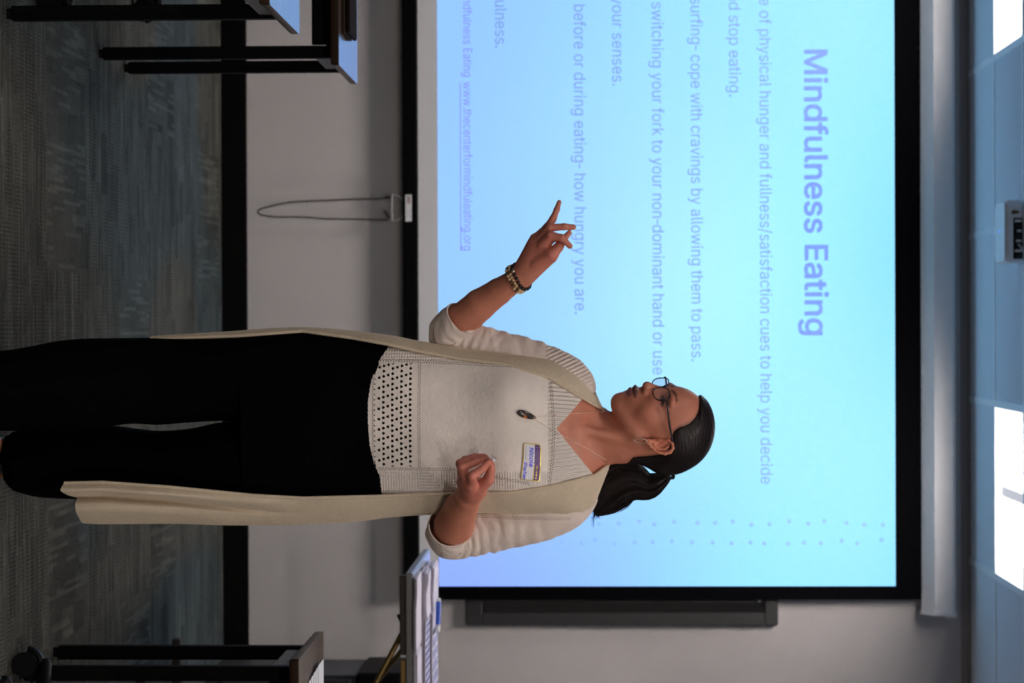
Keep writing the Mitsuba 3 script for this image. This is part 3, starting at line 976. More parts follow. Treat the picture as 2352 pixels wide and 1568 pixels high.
def skin_head(p):
    q = (p - HO) @ HM.T
    d = face_sdf(q)
    d = smin(d, neck_sdf(p), .022)
    # sternomastoid and collar bones give the neck its relief
    d = smin(d, d_cap(p, hw_((-.02, .045, -.06)), jt(1325, 985, -.050), .010, .009), .018)
    d = smin(d, d_cap(p, jt(1322, 975, -.052), jt(1336, 916, -.014), .007, .006), .014)
    d = smin(d, d_cap(p, jt(1322, 995, -.054), jt(1342, 1076, -.018), .007, .006), .014)
    return smin(d, np.maximum(torso.sdf(p, -.006), wz(1196) - p[:, 2]), .024)


def hair_line(t):
    return np.interp(t, [-.078, -.066, -.03, -.012, .004, .012, .018, .023, .027, .039, .050, .061, .074, .084, .092], [-.088, -.060, -.053, -.048, -.041, -.034, -.016, .003, .018, .0270, .0290, .0320, .0400, .051, .085])


# --- arms: joints read from the photograph, each at its own depth
RA_SH, RA_EL, RA_WR = jt(1280, 866, .025), jt(1034, 772, .035), jt(1195, 636, -.055)
LA_SH, LA_EL, LA_WR = jt(1282, 1154, .025), jt(1036, 1232, .020), jt(1088, 1122, -.185)


def palm(p, wrist, knuckles, rk, rw, k=.012):
    d = None
    for c in knuckles:
        e = d_cap(p, wrist, c, rw, rk)
        d = e if d is None else smin(d, e, k)
    return d


R_K = [jt(1229, 549, -.072), jt(1240, 556, -.083), jt(1252, 566, -.09), jt(1262, 580, -.090)]
R_FING = [([jt(1230, 548, -.072), jt(1257, 522, -.085), jt(1270, 503, -.088), jt(1279, 481, -.088), jt(1284.5, 464, -.086)], [.0105, .0090, .0078, .0062, .0050]),
          ([jt(1238, 553, -.083), jt(1262, 523, -.098), jt(1296, 520.5, -.100), jt(1317, 521.5, -.096)], [.0110, .0092, .0072, .0062]),
          ([jt(1245, 560, -.093), jt(1264, 541, -.112), jt(1290, 546, -.118), jt(1309, 565, -.110)], [.0112, .0100, .0078, .0062]),
          ([jt(1254, 562, -.080), jt(1271, 545, -.090), jt(1290, 549, -.085), jt(1299, 542, -.080)], [.0110, .0088, .0075, .0060]),
          ([jt(1232, 605, -.085), jt(1266, 586, -.098), jt(1283, 567, -.098), jt(1295, 549, -.094), jt(1307.5, 534.5, -.092)], [.0150, .0155, .0108, .0078, .0058])]


def right_arm(p):
    d = d_chain(p, [RA_SH, RA_EL], [.042, .038])
    d = smin(d, d_chain(p, [RA_EL, jt(1062, 735, .02), jt(1102, 700, -.002), jt(1145, 670, -.025), RA_WR], [.038, .0395, .0365, .0305, .0235], .004), .01)
    h = palm(p, RA_WR + np.array([0, -.004, 0]), R_K, .0125, .0225)
    h = smin(h, d_cap(p, jt(1216, 632, -.072), jt(1264, 590, -.090), .0165, .0150), .012)
    h = smin(h, d_cap(p, jt(1207, 615, -.068), jt(1226, 565, -.075), .0155, .0125), .012)
    for pts, rs in R_FING:
        h = smin(h, d_chain(p, pts, rs, .004), .0045)
    return smin(d, h, .012)


L_K = [jt(1082, 1112, -.232), jt(1072, 1106, -.226), jt(1065, 1105, -.212), jt(1061, 1106, -.198)]
L_FING = [([jt(1084, 1110, -.232), jt(1084, 1093, -.262), jt(1108, 1076, -.254), jt(1124, 1059, -.242)], [.0120, .0102, .0088, .0070]),
          ([jt(1074, 1106, -.226), jt(1060, 1074, -.242), jt(1092, 1061, -.232), jt(1117, 1052, -.224)], [.0120, .0098, .0086, .0066]),
          ([jt(1066, 1104, -.212), jt(1057, 1064, -.222), jt(1085, 1052, -.214), jt(1116, 1050, -.210)], [.0115, .0095, .0082, .0062]),
          ([jt(1062, 1103, -.198), jt(1068, 1056, -.204), jt(1090, 1049, -.200), jt(1112, 1047, -.198)], [.0105, .0085, .0072, .0056]),
          ([jt(1098, 1124, -.205), jt(1122, 1101, -.222), jt(1127, 1082, -.230), jt(1129, 1066, -.232)], [.0160, .0125, .0096, .0072])]


def left_arm(p):
    d = d_chain(p, [LA_SH, LA_EL], [.042, .041])
    d = smin(d, d_chain(p, [LA_EL, jt(1043, 1205, -.04), jt(1058, 1168, -.10), jt(1075, 1140, -.155), LA_WR], [.042, .0455, .0385, .0305, .0255], .004), .01)
    h = palm(p, LA_WR, L_K, .0125, .0235)
    for pts, rs in L_FING:
        h = smin(h, d_chain(p, pts, rs, .004), .0035)
    return smin(d, h, .012)


# --- legs under the trousers and feet in flat shoes
R_LEG = [jt(620, 870, .01), jt(300, 872, .01), jt(-45, 885, .02)]
L_LEG = [jt(620, 1050, .02), jt(285, 1055, .12), jt(-20, 1060, .24)]


def legs_sdf(p):
    d = np.maximum(np.maximum(torso.sdf(p, -.016), p[:, 2] - wz(1215)), wz(600) - p[:, 2])
    for c in (R_LEG, L_LEG):
        d = smin(d, d_chain(p, c, [.072, .05, .034], .03), .03)
        foot = c[-1].copy()
        a = np.array([foot[0], foot[1] + .02, .045])
        toe = np.array([foot[0] - .05, foot[1] - .15, .026])
        d = smin(d, d_chain(p, [c[-1], a, toe], [.034, .034, .024], .02), .02)
    return d


def box_of(pts, m):
    pts = np.asarray(pts)
    return pts.min(0) - m, pts.max(0) + m


head_m = sdf_mesh(skin_head, [wx(800), PY - .19, wz(1215)], [wx(1215), PY + .17, wz(1652)], 0.0021)
ra_m = sdf_mesh(right_arm, *box_of(np.vstack([[RA_SH, RA_EL, RA_WR], *[a for a, b in R_FING]]), .06), 0.0018)
la_m = sdf_mesh(left_arm, *box_of(np.vstack([[LA_SH, LA_EL, LA_WR], *[a for a, b in L_FING]]), .06), 0.0018)
leg_m = sdf_mesh(legs_sdf, [wx(700), PY - .25, -.02], [wx(1220), PY + .36, wz(1230)], 0.009)


def union(ms):
    try:
        parts = []
        for m in ms:
            m = m.copy()
            m.update_faces(m.nondegenerate_faces())
            q = manifold3d.Manifold(manifold3d.Mesh(np.asarray(m.vertices, np.float32), np.asarray(m.faces, np.uint32)))
            if q.is_empty():
                raise ValueError('open')
            parts.append(q)
        return tm(manifold3d.Manifold.batch_boolean(parts, manifold3d.OpType.Add))
    except Exception as e:
        print('joined without a boolean:', e)
        return trimesh.util.concatenate(ms)


body = union([head_m, ra_m, la_m, leg_m])
W = name_of('person')
tag(W, 'dark-haired woman in glasses, cream blouse, long beige vest and black trousers, gesturing', 'person')
# colours that belong to the skin: lips, brows, redder knuckles and cheeks
V = np.array(body.vertices)
q = (V - HO) @ HM.T
la = np.abs(q[:, 1])
skin, lip, brow = np.array([.47, .175, .113]), np.array([.085, .026, .033]), np.array([.018, .010, .008])
C = np.tile(skin, (len(V), 1))
no = meshkit.fbm(V * 60, 3)
C *= (0.93 + 0.14 * no)[:, None]


def blend(C, w, c):
    return C * (1 - w[:, None]) + np.asarray(c) * w[:, None]


def g01(x):
    return np.clip(x, 0, 1)


cheek = np.exp(-((q[:, 0] - .05) / .03) ** 2 - ((la - .05) / .03) ** 2 - ((q[:, 2] + .03) / .025) ** 2)
C = blend(C, .35 * cheek, (.50, .15, .09))
for (c, r) in (((.0830, .0075, -.0592), (.018, .0200, .0070)), ((.080, 0, -.0712), (.017, .0215, .0078))):
    s = np.c_[q[:, 0], la, q[:, 2]]
    w = g01((-d_ell(s, c, r)) / .0009) * (q[:, 0] > .066)
    C = blend(C, .9 * w, lip if c[0] > .081 else lip * 2.1)
bl = d_chain(np.c_[q[:, 0], la, q[:, 2]], [np.array([.0905, .011, .0250]), np.array([.087, .022, .0305]), np.array([.079, .036, .0325]), np.array([.068, .049, .0285])], [.0040, .0044, .0034, .0014], .002)
C = blend(C, .92 * g01(.5 - bl / .0022) * (.55 + .6 * meshkit.fbm(q * [500, 500, 1500], 2)), brow)
lid = np.exp(-((la - .038) / .016) ** 2 - ((q[:, 2] - .006) / .010) ** 2) * (q[:, 0] > .05)
C = blend(C, .75 * lid, (.10, .04, .032))
lash = d_chain(np.c_[q[:, 0], la, q[:, 2]], [np.array([.0795, .019, .0015]), np.array([.0812, .028, .0040]), np.array([.0775, .038, .0030]), np.array([.0712, .0445, .0005])], [.0012, .0016, .0019, .0014], .001)
C = blend(C, .95 * g01(1 - lash / .0035), (.010, .006, .006))
hands = np.minimum(np.linalg.norm(V - jt(1260, 550, -.09), axis=1), np.linalg.norm(V - jt(1092, 1078, -.225), axis=1))
C = blend(C, .55 * g01((.10 - hands) / .05), (.50, .15, .12))
edge = q[:, 0] - hair_line(q[:, 2])
fz = g01(1 - edge / .010) ** 1.5 * (q[:, 2] > -.065) * (np.abs(q[:, 1]) > .01)
C = blend(C, .85 * fz * (.6 + .5 * meshkit.fbm(q * [700, 700, 260], 5)), (.035, .018, .012))
mat('m_skin', {'type': 'mesh_attribute', 'name': 'vertex_color'}, 0.48, spec=0.35)
put(W + '__body', body, 'm_skin', True, color=C)

# ------------------------------------------------------------------ her clothes
def conv(X, Y, D):
    """picture position at depth D -> the section coordinates of the lofts"""
    k = (PY + D) / PY
    return 1350 + (np.asarray(X, float) - 1350) * k, 750 + (np.asarray(Y, float) - 750) * k


def curve(pts, D):
    """Y -> X (both as section coordinates) through picture points (X, Y)"""
    X, Y = conv([a for a, b in pts], [b for a, b in pts], D)
    return lambda y: np.interp(y, Y, X)


def curveY(pts, D):
    """X -> Y"""
    X, Y = conv([a for a, b in pts], [b for a, b in pts], D)
    o = np.argsort(X)
    return lambda x: np.interp(x, X[o], Y[o])


def XY(V):
    return V[:, 2] * 1000 - 80, V[:, 0] * 1000 + 750


def capped(loft, X0, X1, nz, nt, off=0.0, fn=None):
    V, F, _ = loft.mesh(X0, X1, nz, nt, off, fn)
    a, b = V[:nt].mean(0), V[-nt:].mean(0)
    n = len(V)
    k = np.arange(nt)
    l = (k + 1) % nt
    F = np.vstack([F, np.c_[np.full(nt, n), l, k], np.c_[np.full(nt, n + 1), n - nt + k, n - nt + l]])
    return trimesh.Trimesh(np.vstack([V, a, b]), F, process=False)


# --- wide black trousers
mat('m_trousers', (0.0012, 0.0012, 0.0015), 0.9, spec=0.03)


def leg_loft(rows):
    out = []
    for X, a, b, D, hf, hb in rows:
        x, l = conv(X, a, D)
        _, r = conv(X, b, D)
        out.append([float(x), float(l), float(r), D - hf, D + hb, D])
    return Loft(out, 2.3)


r_leg = leg_loft([(-62, 803, 984, .0, .13, .12), (0, 801, 986, .0, .125, .12), (50, 793, 986, 0, .12, .12), (134, 778, 985, 0, .115, .115), (207, 773, 980, 0, .11, .11), (300, 772, 969, 0, .105, .105),
                  (356, 771, 972, 0, .10, .10), (420, 772, 968, .0, .10, .10), (500, 771, 964, .0, .105, .11), (570, 767, 967, .0, .11, .12), (640, 764, 1000, .0, .11, .13)])
l_leg = leg_loft([(12, 992, 1100, .18, .10, .13), (38, 986, 1130, .17, .11, .12), (103, 978, 1141, .155, .115, .115), (184, 975, 1143, .135, .11, .11), (253, 976, 1141, .115, .105, .105), (302, 982, 1140, .10, .10, .10),
                  (356, 987, 1140, .085, .10, .10), (420, 983, 1140, .06, .10, .10), (500, 968, 1142, .04, .105, .11), (570, 963, 1146, .02, .11, .12), (640, 930, 1148, .01, .11, .13)])


def pleat(V, zz, tt):
    V = V.copy()
    w = 0.006 * np.sin(tt * 7 + 3 * zz) * meshkit.noise(np.stack([tt * 1.5, zz * 4, zz * 0], -1)) * np.clip((0.75 - zz) / .6, 0, 1)
    V[..., 0] += w * np.cos(tt)
    V[..., 1] += w * np.sin(tt) * 1.5
    return V


trs = union([capped(torso, 566, 975, 30, 96, .003), capped(r_leg, -62, 640, 60, 72, 0, pleat), capped(l_leg, -27, 640, 60, 72, 0, pleat)])
put(W + '__trousers', trs, 'm_trousers', 50)

# --- shoes
mat('m_shoe', (0.006, 0.006, 0.006), 0.35)
shoes = []
for c in (R_LEG[-1], L_LEG[-1]):
    a = np.array([c[0], c[1] + .03, .03])
    toe = np.array([c[0] - .045, c[1] - .155, .022])

    def shoe(p, a=a, toe=toe):
        d = d_chain(p, [a, (a + toe) / 2, toe], [.040, .042, .030], .01)
        d = np.maximum(d, -p[:, 2] + .001)
        return np.maximum(d, p[:, 2] - .075 + .10 * np.clip((a[1] - p[:, 1]) / .15, 0, .3))
    shoes.append(sdf_mesh(shoe, np.minimum(a, toe) - .06, np.maximum(a, toe) + .06, .005))
for s in shoes:
    put(W + '__shoe', s, 'm_shoe', 50)

# --- blouse
DF = -.118
KK = (PY + DF) / PY


def trim_lines():
    """the openwork seams, as polylines of section coordinates"""
    raw = [[(961, 832), (961, 1074)], [(866, 826), (915, 827), (960, 829), (1030, 833), (1110, 838), (1200, 842)], [(858, 1076), (960, 1077), (1060, 1080), (1150, 1098), (1190, 1106), (1215, 1112)],
           [(1262, 862), (1268, 930), (1271, 990), (1268, 1060), (1259, 1120)]]
    out = []
    for pl in raw:
        X, Y = conv([a for a, b in pl], [b for a, b in pl], DF)
        out.append(np.c_[X, Y])
    return out


TRIMS = trim_lines()


def seam(Xp, Yp, lines=TRIMS):
    """0..1: the little holes of the openwork seams"""
    hole = mi.Float(0)
    for pl in lines:
        for (a, b) in zip(pl[:-1], pl[1:]):
            d = b - a
            L = float(np.hypot(*d))
            d = d / L
            t = (Xp - float(a[0])) * float(d[0]) + (Yp - float(a[1])) * float(d[1])
            w = -(Xp - float(a[0])) * float(d[1]) + (Yp - float(a[1])) * float(d[0])
            on = (t > -0.5) & (t < L + 0.5)
            r = dr.round(w / 4.0 - 0.5)
            inrow = (r >= -1) & (r <= 0)
            fw = dr.abs(w / 4.0 - 0.5 - r)
            q = t / 5.6 + 0.5 * r
            ft = dr.abs(q - dr.round(q))
            e = dr.sqrt(dr.square(fw / 0.34) + dr.square(ft / 0.28))
            hole = dr.maximum(hole, dr.select(on & inrow, 1 - mikit.smoothstep(0.75, 1.1, e), 0))
    return hole


def blouse_col(p, n, uv):
    Xp, Yp = p.z * 1000 - 80, p.x * 1000 + 750
    front = mi.Float(n.y < 0.1)
    h = seam(Xp, Yp) * front
    base = mi.Color3f(0.72, 0.65, 0.60) * (0.94 + 0.10 * fb(p.x * 90, p.y * 90, p.z * 90))
    h = h * 0.8
    return base * (1 - h) + mi.Color3f(0.06, 0.038, 0.026) * h


def blouse_bump(p, n, uv):
    Xp, Yp = p.z * 1000 - 80, p.x * 1000 + 750
    yoke = ss(1258, 1266, Xp)
    side = dr.maximum(ss(834, 828, Yp), ss(1074, 1080, Yp)) * (1 - yoke)
    mid = (1 - yoke) * (1 - side)
    pl = 0.5 + 0.5 * dr.cos((Yp + 0.10 * (Xp - 1300) * dr.select(Yp < 984, -1.0, 1.0)) * (2 * math.pi / 9.2))
    waf = (0.5 + 0.5 * dr.cos(Yp * (2 * math.pi / 7.0))) * (0.6 + 0.4 * dr.cos(Xp * (2 * math.pi / 6.0)))
    tri = dr.abs(Yp / 16 - dr.round(Yp / 16)) * 16
    zig = (0.5 + 0.5 * dr.cos((Xp + tri * 0.9) * (2 * math.pi / 5.5))) * ss(1040, 985, Xp)
    cx, cy = Xp / 26 - dr.round(Xp / 26), Yp / 30 - dr.round(Yp / 30)
    ring = dr.sqrt(cx * cx + cy * cy)
    flower = ss(0.1, 0.0, dr.abs(ring - 0.25)) * ss(1180, 1130, Xp) * ss(985, 1010, Xp)
    emb = 0.5 * zig + 0.45 * flower + 0.5 * n3(p.x * 420, p.y * 420, p.z * 420) + 0.25 * n3(p.x * 60, 0, p.z * 60)
    return yoke * pl * 1.4 + side * waf * 0.8 + mid * emb * 0.26


mat('m_blouse', mikit.proc(blouse_col), 0.85, spec=0.15, sheen=0.3, bump=mikit.proc(blouse_bump, eps=6e-4), bscale=0.0030)
vee = curve([(1384, 862), (1341, 913), (1278, 984), (1365, 1096), (1384, 1118)], -.075)
hem = curve([(892, 775), (890, 788), (868, 824), (850, 872), (843, 921), (843, 974), (847, 1022), (857, 1068), (868, 1092), (871, 1140), (872, 1170)], DF)
LX0, LX1, LY0, LY1 = *conv([858, 947], 0, DF)[0], *conv(0, [834, 1071], DF)[1]


def soft(V, zz, tt):
    V = V.copy()
    p = np.stack([V[..., 0] * 9, V[..., 2] * 7, tt * 0], -1)
    w = 0.006 * (meshkit.fbm(p, 3, 4) - .5) * np.clip((1.36 - zz) / .1, 0, 1)
    V[..., 1] -= w
    return V


V, F, th = torso.mesh(838, 1388, 300, 420, .004, soft)
front = np.sin(th) < 0
Xv, Yv = XY(V)
s = np.where(front, vee(Yv) - Xv, 1386 - Xv)
s = np.minimum(s, np.where(front, Xv - hem(Yv) - 1.2 * np.abs(np.sin(Yv * 0.30)), Xv - 846))
lace_in = np.minimum(np.minimum(Xv - LX0, LX1 - Xv), np.minimum(Yv - LY0, LY1 - Yv))
s = np.minimum(s, np.where(front, -lace_in, 1e3))
V2, F2 = clip(V, F, s)
put(W + '__blouse', thick(V2, F2, .0016), 'm_blouse', 50)
# lace panel with real holes
nx, ny = 150, 380
gx, gy = np.meshgrid(np.linspace(LX0 - 1.5, LX1 + 1.5, nx), np.linspace(LY0 - 1.5, LY1 + 1.5, ny), indexing='ij')
zz, xx = wz(gx), wx(gy)
pv = np.stack([xx, torso.front(xx, zz, .0052), zz], -1)
pv[..., 1] -= 0.006 * (meshkit.fbm(np.stack([xx * 9, zz * 7, xx * 0], -1), 3, 4) - .5) * np.clip((1.36 - zz) / .1, 0, 1)
Vl, Fl = pv.reshape(-1, 3), grid_faces(nx, ny)[:, ::-1]
u, v = (gx.ravel() - LX0), (gy.ravel() - LY0)
best = np.full(len(u), 99.0)
for r in range(9):
    up = 1 - (r % 2) * 2
    cy = 11.6 * (1 + r % 2)
    o = (r % 2) * 2.9 + (r // 2 % 2) * 5.8
    xc = (LX1 - LX0) - 6.0 - r * 10.0
    dv = (v - o) / cy
    dv = (dv - np.round(dv)) * cy
    du = u - xc
    ang = np.arctan2(dv, du * up)
    best = np.minimum(best, np.hypot(du, dv) - (3.0 if r < 8 else 1.6) * (1 + .16 * np.cos(3 * ang)))
best = np.minimum(best, gx.ravel() - hem(gy.ravel()) - 4)
Vl2, Fl2 = clip(Vl, Fl, np.minimum(best, 9))
k = put(W + '__blouse__lace_panel', thick(Vl2, Fl2, .0012), 'm_blouse', 50)
tag(k, 'cream lace panel with rows of small holes')

# --- sleeves, rumpled thin knit
SLEEVE_TRIMS = [np.stack(conv([1309, 1240, 1176, 1094], [1191, 1190, 1189, 1185], -.03), 1), np.stack(conv([1011, 1013], [1234, 1277], .0), 1)]


def sleeve_col(p, n, uv):
    Xp, Yp = p.z * 1000 - 80, p.x * 1000 + 750
    h = seam(Xp, Yp, SLEEVE_TRIMS) * mi.Float(p.y < PY + .03) * 0.7
    base = mi.Color3f(0.68, 0.575, 0.52) * (0.95 + 0.08 * n3(p.x * 500, p.y * 500, p.z * 500))
    return base * (1 - h) + mi.Color3f(0.09, 0.05, 0.03) * h


def sleeve_bump(p, n, uv):
    Xp, Yp = p.z * 1000 - 80, p.x * 1000 + 750
    return ss(1252, 1262, Xp) * ss(900, 890, Yp) * (0.5 + 0.5 * dr.cos((Yp + 0.45 * (Xp - 1300)) * (2 * math.pi / 9.5)))


mat('m_sleeve', mikit.proc(sleeve_col), 0.85, spec=0.15, sheen=0.3, bump=mikit.proc(sleeve_bump, eps=6e-4), bscale=0.0026)


def sleeve(ctrl, rad, wr, seed, end_tilt):
    n, m = 150, 110
    path = spline(ctrl, n)
    r = np.interp(np.linspace(0, 1, n), np.linspace(0, 1, len(rad)), rad)
    base = tube(path, 1.0, m, cap=False, up=(0, -1, .1))
    V = np.array(base.vertices).reshape(n, m, 3)
    dirs = V - path[:, None]
    t = np.linspace(0, 1, n)[:, None] * np.ones((1, m))
    a = np.linspace(0, 2 * np.pi, m, endpoint=False)[None] * np.ones((n, 1))
    ca, sa = np.cos(a), np.sin(a)
    L = np.linalg.norm(np.diff(path, axis=0), axis=1).sum()
    w1 = meshkit.fbm(np.stack([t * L * 60 + 1.2 * ca, ca * 1.1 + 5, sa * 1.1 + seed], -1), 3, seed)
    fold = np.sin(t * L * 260 + 2.0 * ca + 1.3 * sa + 4 * meshkit.noise(np.stack([ca * 2 + 3, sa * 2 + 3, t * 6], -1), seed))
    env = np.interp(t, [0, .25, .55, .8, .93, 1], [.1, .6, 1.0, 1.2, .5, .15])
    rr = r[:, None] * (1 + wr * env * (1.9 * (w1 - .5) + (.06 + .13 * env) * fold))
    V = path[:, None] + dirs * rr[..., None]
    if end_tilt is not None:
        V[-10:] += (np.linspace(0, 1, 10)[:, None, None]) * (dirs[-10:] @ end_tilt[0])[..., None] * end_tilt[1]
    m_ = thick(V.reshape(-1, 3), grid_faces(n, m, True)[:, ::-1], .0015)
    return m_ if m_.volume > 0 else thick(V.reshape(-1, 3), grid_faces(n, m, True), .0015)


put(W + '__blouse__sleeve', sleeve([jt(1318, 900, .02), jt(1300, 873, .015), jt(1235, 843, .02), jt(1140, 809, .03), jt(1070, 785, .035), jt(1036, 768, .028), jt(1046, 748, .015), jt(1064, 732, .003)],
                                   [.050, .056, .056, .0545, .050, .049, .0485, .0475, .0445], .10, 3, (np.array([0, 0, 1.0]), 0.0)), 'm_sleeve', 60)
put(W + '__blouse__sleeve', sleeve([jt(1325, 1130, .02), jt(1305, 1152, .015), jt(1235, 1186, .015), jt(1140, 1208, .02), jt(1075, 1224, .022), jt(1038, 1230, .012), jt(1032, 1216, -.015), jt(1036, 1204, -.045)],
                                   [.050, .058, .058, .0565, .056, .0535, .052, .051, .050], .10, 8, None), 'm_sleeve', 60)

# --- long open vest of fine twill knit
def twill(p, n, uv):
    return 0.6 * (0.5 + 0.5 * dr.sin((p.x + p.z * 0.8) * 1900)) + 0.6 * n3(p.x * 500, p.y * 500, p.z * 500)


def vest_col(p, n, uv):
    return mi.Color3f(0.54, 0.45, 0.34) * (0.86 + 0.20 * n3(p.x * 420, p.y * 420, p.z * 420) + 0.08 * fb(p.x * 40, p.y * 40, p.z * 40))


mat('m_vest', mikit.proc(vest_col), 0.95, spec=0.08, sheen=0.4, bump=mikit.proc(twill, eps=4e-4), bscale=0.0005)
G = .010
vest = Loft([[150, 778, 1198, -.105, .125, .01], [230, 775, 1203, -.11, .13, .01], [383, 766, 1202, -.115, .14, .01], [536, 757, 1206, -.12, .145, .01], [620, 751, 1206, -.128, .15, .01], [689, 749, 1205, -.132, .15, .01],
             [750, 752, 1202, -.135, .145, .01], [804, 757, 1199, -.135, .14, .01], [900, 769, 1187, -.132, .118, .0], [960, 781, 1183, -.126, .112, .0], [1060, 797, 1178, -.122, .112, .0], [1120, 805, 1178, -.125, .117, .0],
             [1165, 810, 1181, -.128, .122, .0], [1220, 815, 1184, -.122, .127, .005], [1260, 818, 1188, -.11, .127, .01], [1300, 827, 1195, -.093, .122, .015], [1330, 843, 1193, -.074, .112, .018], [1350, 867, 1181, -.058, .095, .020],
             [1364, 893, 1164, -.046, .082, .022], [1378, 925, 1128, -.034, .067, .024], [1390, 947, 1098, -.020, .057, .026], [1398, 960, 1078, -.012, .050, .028]], 2.4, BUST)
in_l = curveY([(1400, 957), (1391, 945), (1334, 910), (1259, 864), (1168, 835), (1060, 822), (960, 803), (888, 787), (804, 772), (689, 756), (536, 767), (363, 773), (330, 772)], -.08)
out_l = curveY([(1398, 944), (1393, 941), (1369, 911), (1326, 866), (1275, 832), (1238, 815), (1200, 790), (1150, 700)], -.05)
in_r = curveY([(1400, 1074), (1368, 1097), (1264, 1120), (1177, 1133), (1036, 1136), (960, 1138), (869, 1141), (689, 1145), (574, 1138), (383, 1118), (230, 1107), (150, 1109)], -.10)
out_r = curveY([(1398, 1100), (1368, 1170), (1340, 1184), (1307, 1186), (1177, 1184), (1094, 1181), (1060, 1190), (1000, 1260)], -.06)


def drape(V, zz, tt):
    V = V.copy()
    X, Y = zz * 1000 - 80, V[..., 0] * 1000 + 750
    fr = (np.sin(tt) < 0) * 1.0
    low = np.clip((700 - X) / 350, 0, 1)
    e = Y - in_r(X)
    V[..., 1] += fr * low * (-.040 * np.exp(-((e - 13) / 14) ** 2) + .034 * np.exp(-((e - 35) / 6) ** 2) - .014 * np.exp(-((e - 62) / 18) ** 2))
    w = .004 * np.sin(tt * 9 + zz * 5) * np.clip((900 - X) / 500, 0, 1)
    V[..., 1] += w * np.sin(tt)
    V[..., 1] -= .004 * (meshkit.fbm(np.stack([V[..., 0] * 12, zz * 5, tt * 0], -1), 3, 9) - .5)
    return V


V, F, th = vest.mesh(150, 1398, 420, 420, 0, drape)
front = np.sin(th) < 0.02
Xv, Yv = XY(V)
left_side = Yv < 975
sl = np.minimum(in_l(Xv) - Yv, np.where(Xv > 1160, Yv - out_l(Xv), 1e3))
sr = np.minimum(Yv - in_r(Xv), np.where(Xv > 1040, out_r(Xv) - Yv, 1e3))
sf = np.where(left_side, sl, sr)
sb = np.where(Xv > 1150, np.minimum(Yv - (852 + (Xv - 1150) * .12), 1178 - (Xv - 1150) * .12 - Yv), 1e3)
sb = np.minimum(sb, np.where(Yv < 1150, np.where(Yv < 850, Xv - 380, Xv - 600), 1e3))
s = np.where(front, sf, sb)
s = np.minimum(s, np.where(left_side, Xv - 345, Xv - np.interp(Yv - in_r(Xv), [0, 14, 32, 38, 95], [160, 157, 172, 182, 184])))
V2, F2 = clip(V, F, s)
put(W + '__vest', thick(V2, F2, .0045), 'm_vest', 50)
# rolled edges of the vest's fronts
for fn_, a, b, side in ((in_l, 345, 1394, 1), (in_r, 162, 1396, -1)):
    Xs = np.linspace(a, b, 160)
    Ys = fn_(Xs)
    ys = vest.front(wx(Ys), wz(Xs), 0)
    zz_, tt_ = wz(Xs), np.full(160, 1.5 * np.pi)
    P_ = np.c_[wx(Ys), ys, wz(Xs)]
    P_ = drape(P_[None], zz_[None], tt_[None])[0]
    put(W + '__vest__front_edge', tube(P_ + [side * .002, .002, 0], .0042, 8), 'm_vest', 50)

# ------------------------------------------------------------------ hair, ears, glasses, jewellery
def hair_sdf(p):
    q = (p - HO) @ HM.T
    s = q.copy()
    s[:, 1] = np.abs(s[:, 1])
    e = hair_line(q[:, 2]) - q[:, 0]
    off = .0015 + .0085 * np.clip(e / .035, 0, 1) ** .7
    d = d_ell(s, (-.008, 0, .028), (.099, .0735, .086))
    d = smin(d, d_ell(s, (-.075, 0, .012), (.034, .036, .034)), .03) - off
    n = smin(d, neck_sdf(p) - .004, .02)
    d = np.where(q[:, 2] < -.0, n, d)
    strands = .0004 * np.sin(np.arctan2(q[:, 1], q[:, 2] - .015) * 70 + 6 * meshkit.noise(q * 40)) * np.clip(e / .03, 0, 1)
    d = d + strands
    return np.maximum(smax(d, -e * .8, .003), -.080 - q[:, 2])


mat('m_hair', mikit.proc(lambda p, n, uv: mikit.mix((0.0045, 0.0026, 0.0028), (0.0105, 0.0056, 0.0054), n3(p.x * 300, p.y * 300, p.z * 90))), 0.46, spec=0.28)
hm = sdf_mesh(hair_sdf, HO + [-.15, -.15, -.095], HO + [.16, .17, .14], .0022)
put(W + '__hair', hm, 'm_hair', True)
# pony tail, tied high and falling behind her shoulder
tie = jt(1536, 1089, .050)
sec = [(1537, 1089, .050, 9, 9), (1530, 1097, .054, 14, 13), (1520, 1104, .058, 22, 18), (1505, 1112, .062, 28, 21), (1487, 1116, .068, 35, 24), (1462, 1106, .072, 48, 25), (1438, 1105, .076, 55, 26), (1412, 1117, .080, 50, 24),
       (1394, 1138, .082, 40, 19), (1379, 1160, .083, 24, 12), (1368, 1181, .084, 6, 4)]
cs = spline([jt(a, b, c) for a, b, c, d, e in sec], 70)
hw2 = np.interp(np.linspace(0, 1, 70), np.linspace(0, 1, len(sec)), [d * .001 for *_, d, e in sec])
hd2 = np.interp(np.linspace(0, 1, 70), np.linspace(0, 1, len(sec)), [e * .001 for *_, e in sec])
na = 72
aa = np.linspace(0, 2 * np.pi, na, endpoint=False)
tg = np.gradient(cs, axis=0)
tg /= np.linalg.norm(tg, axis=1, keepdims=True)
dy = np.array([0, 1.0, 0])
bi = np.cross(tg, dy)
bi /= np.linalg.norm(bi, axis=1, keepdims=True)
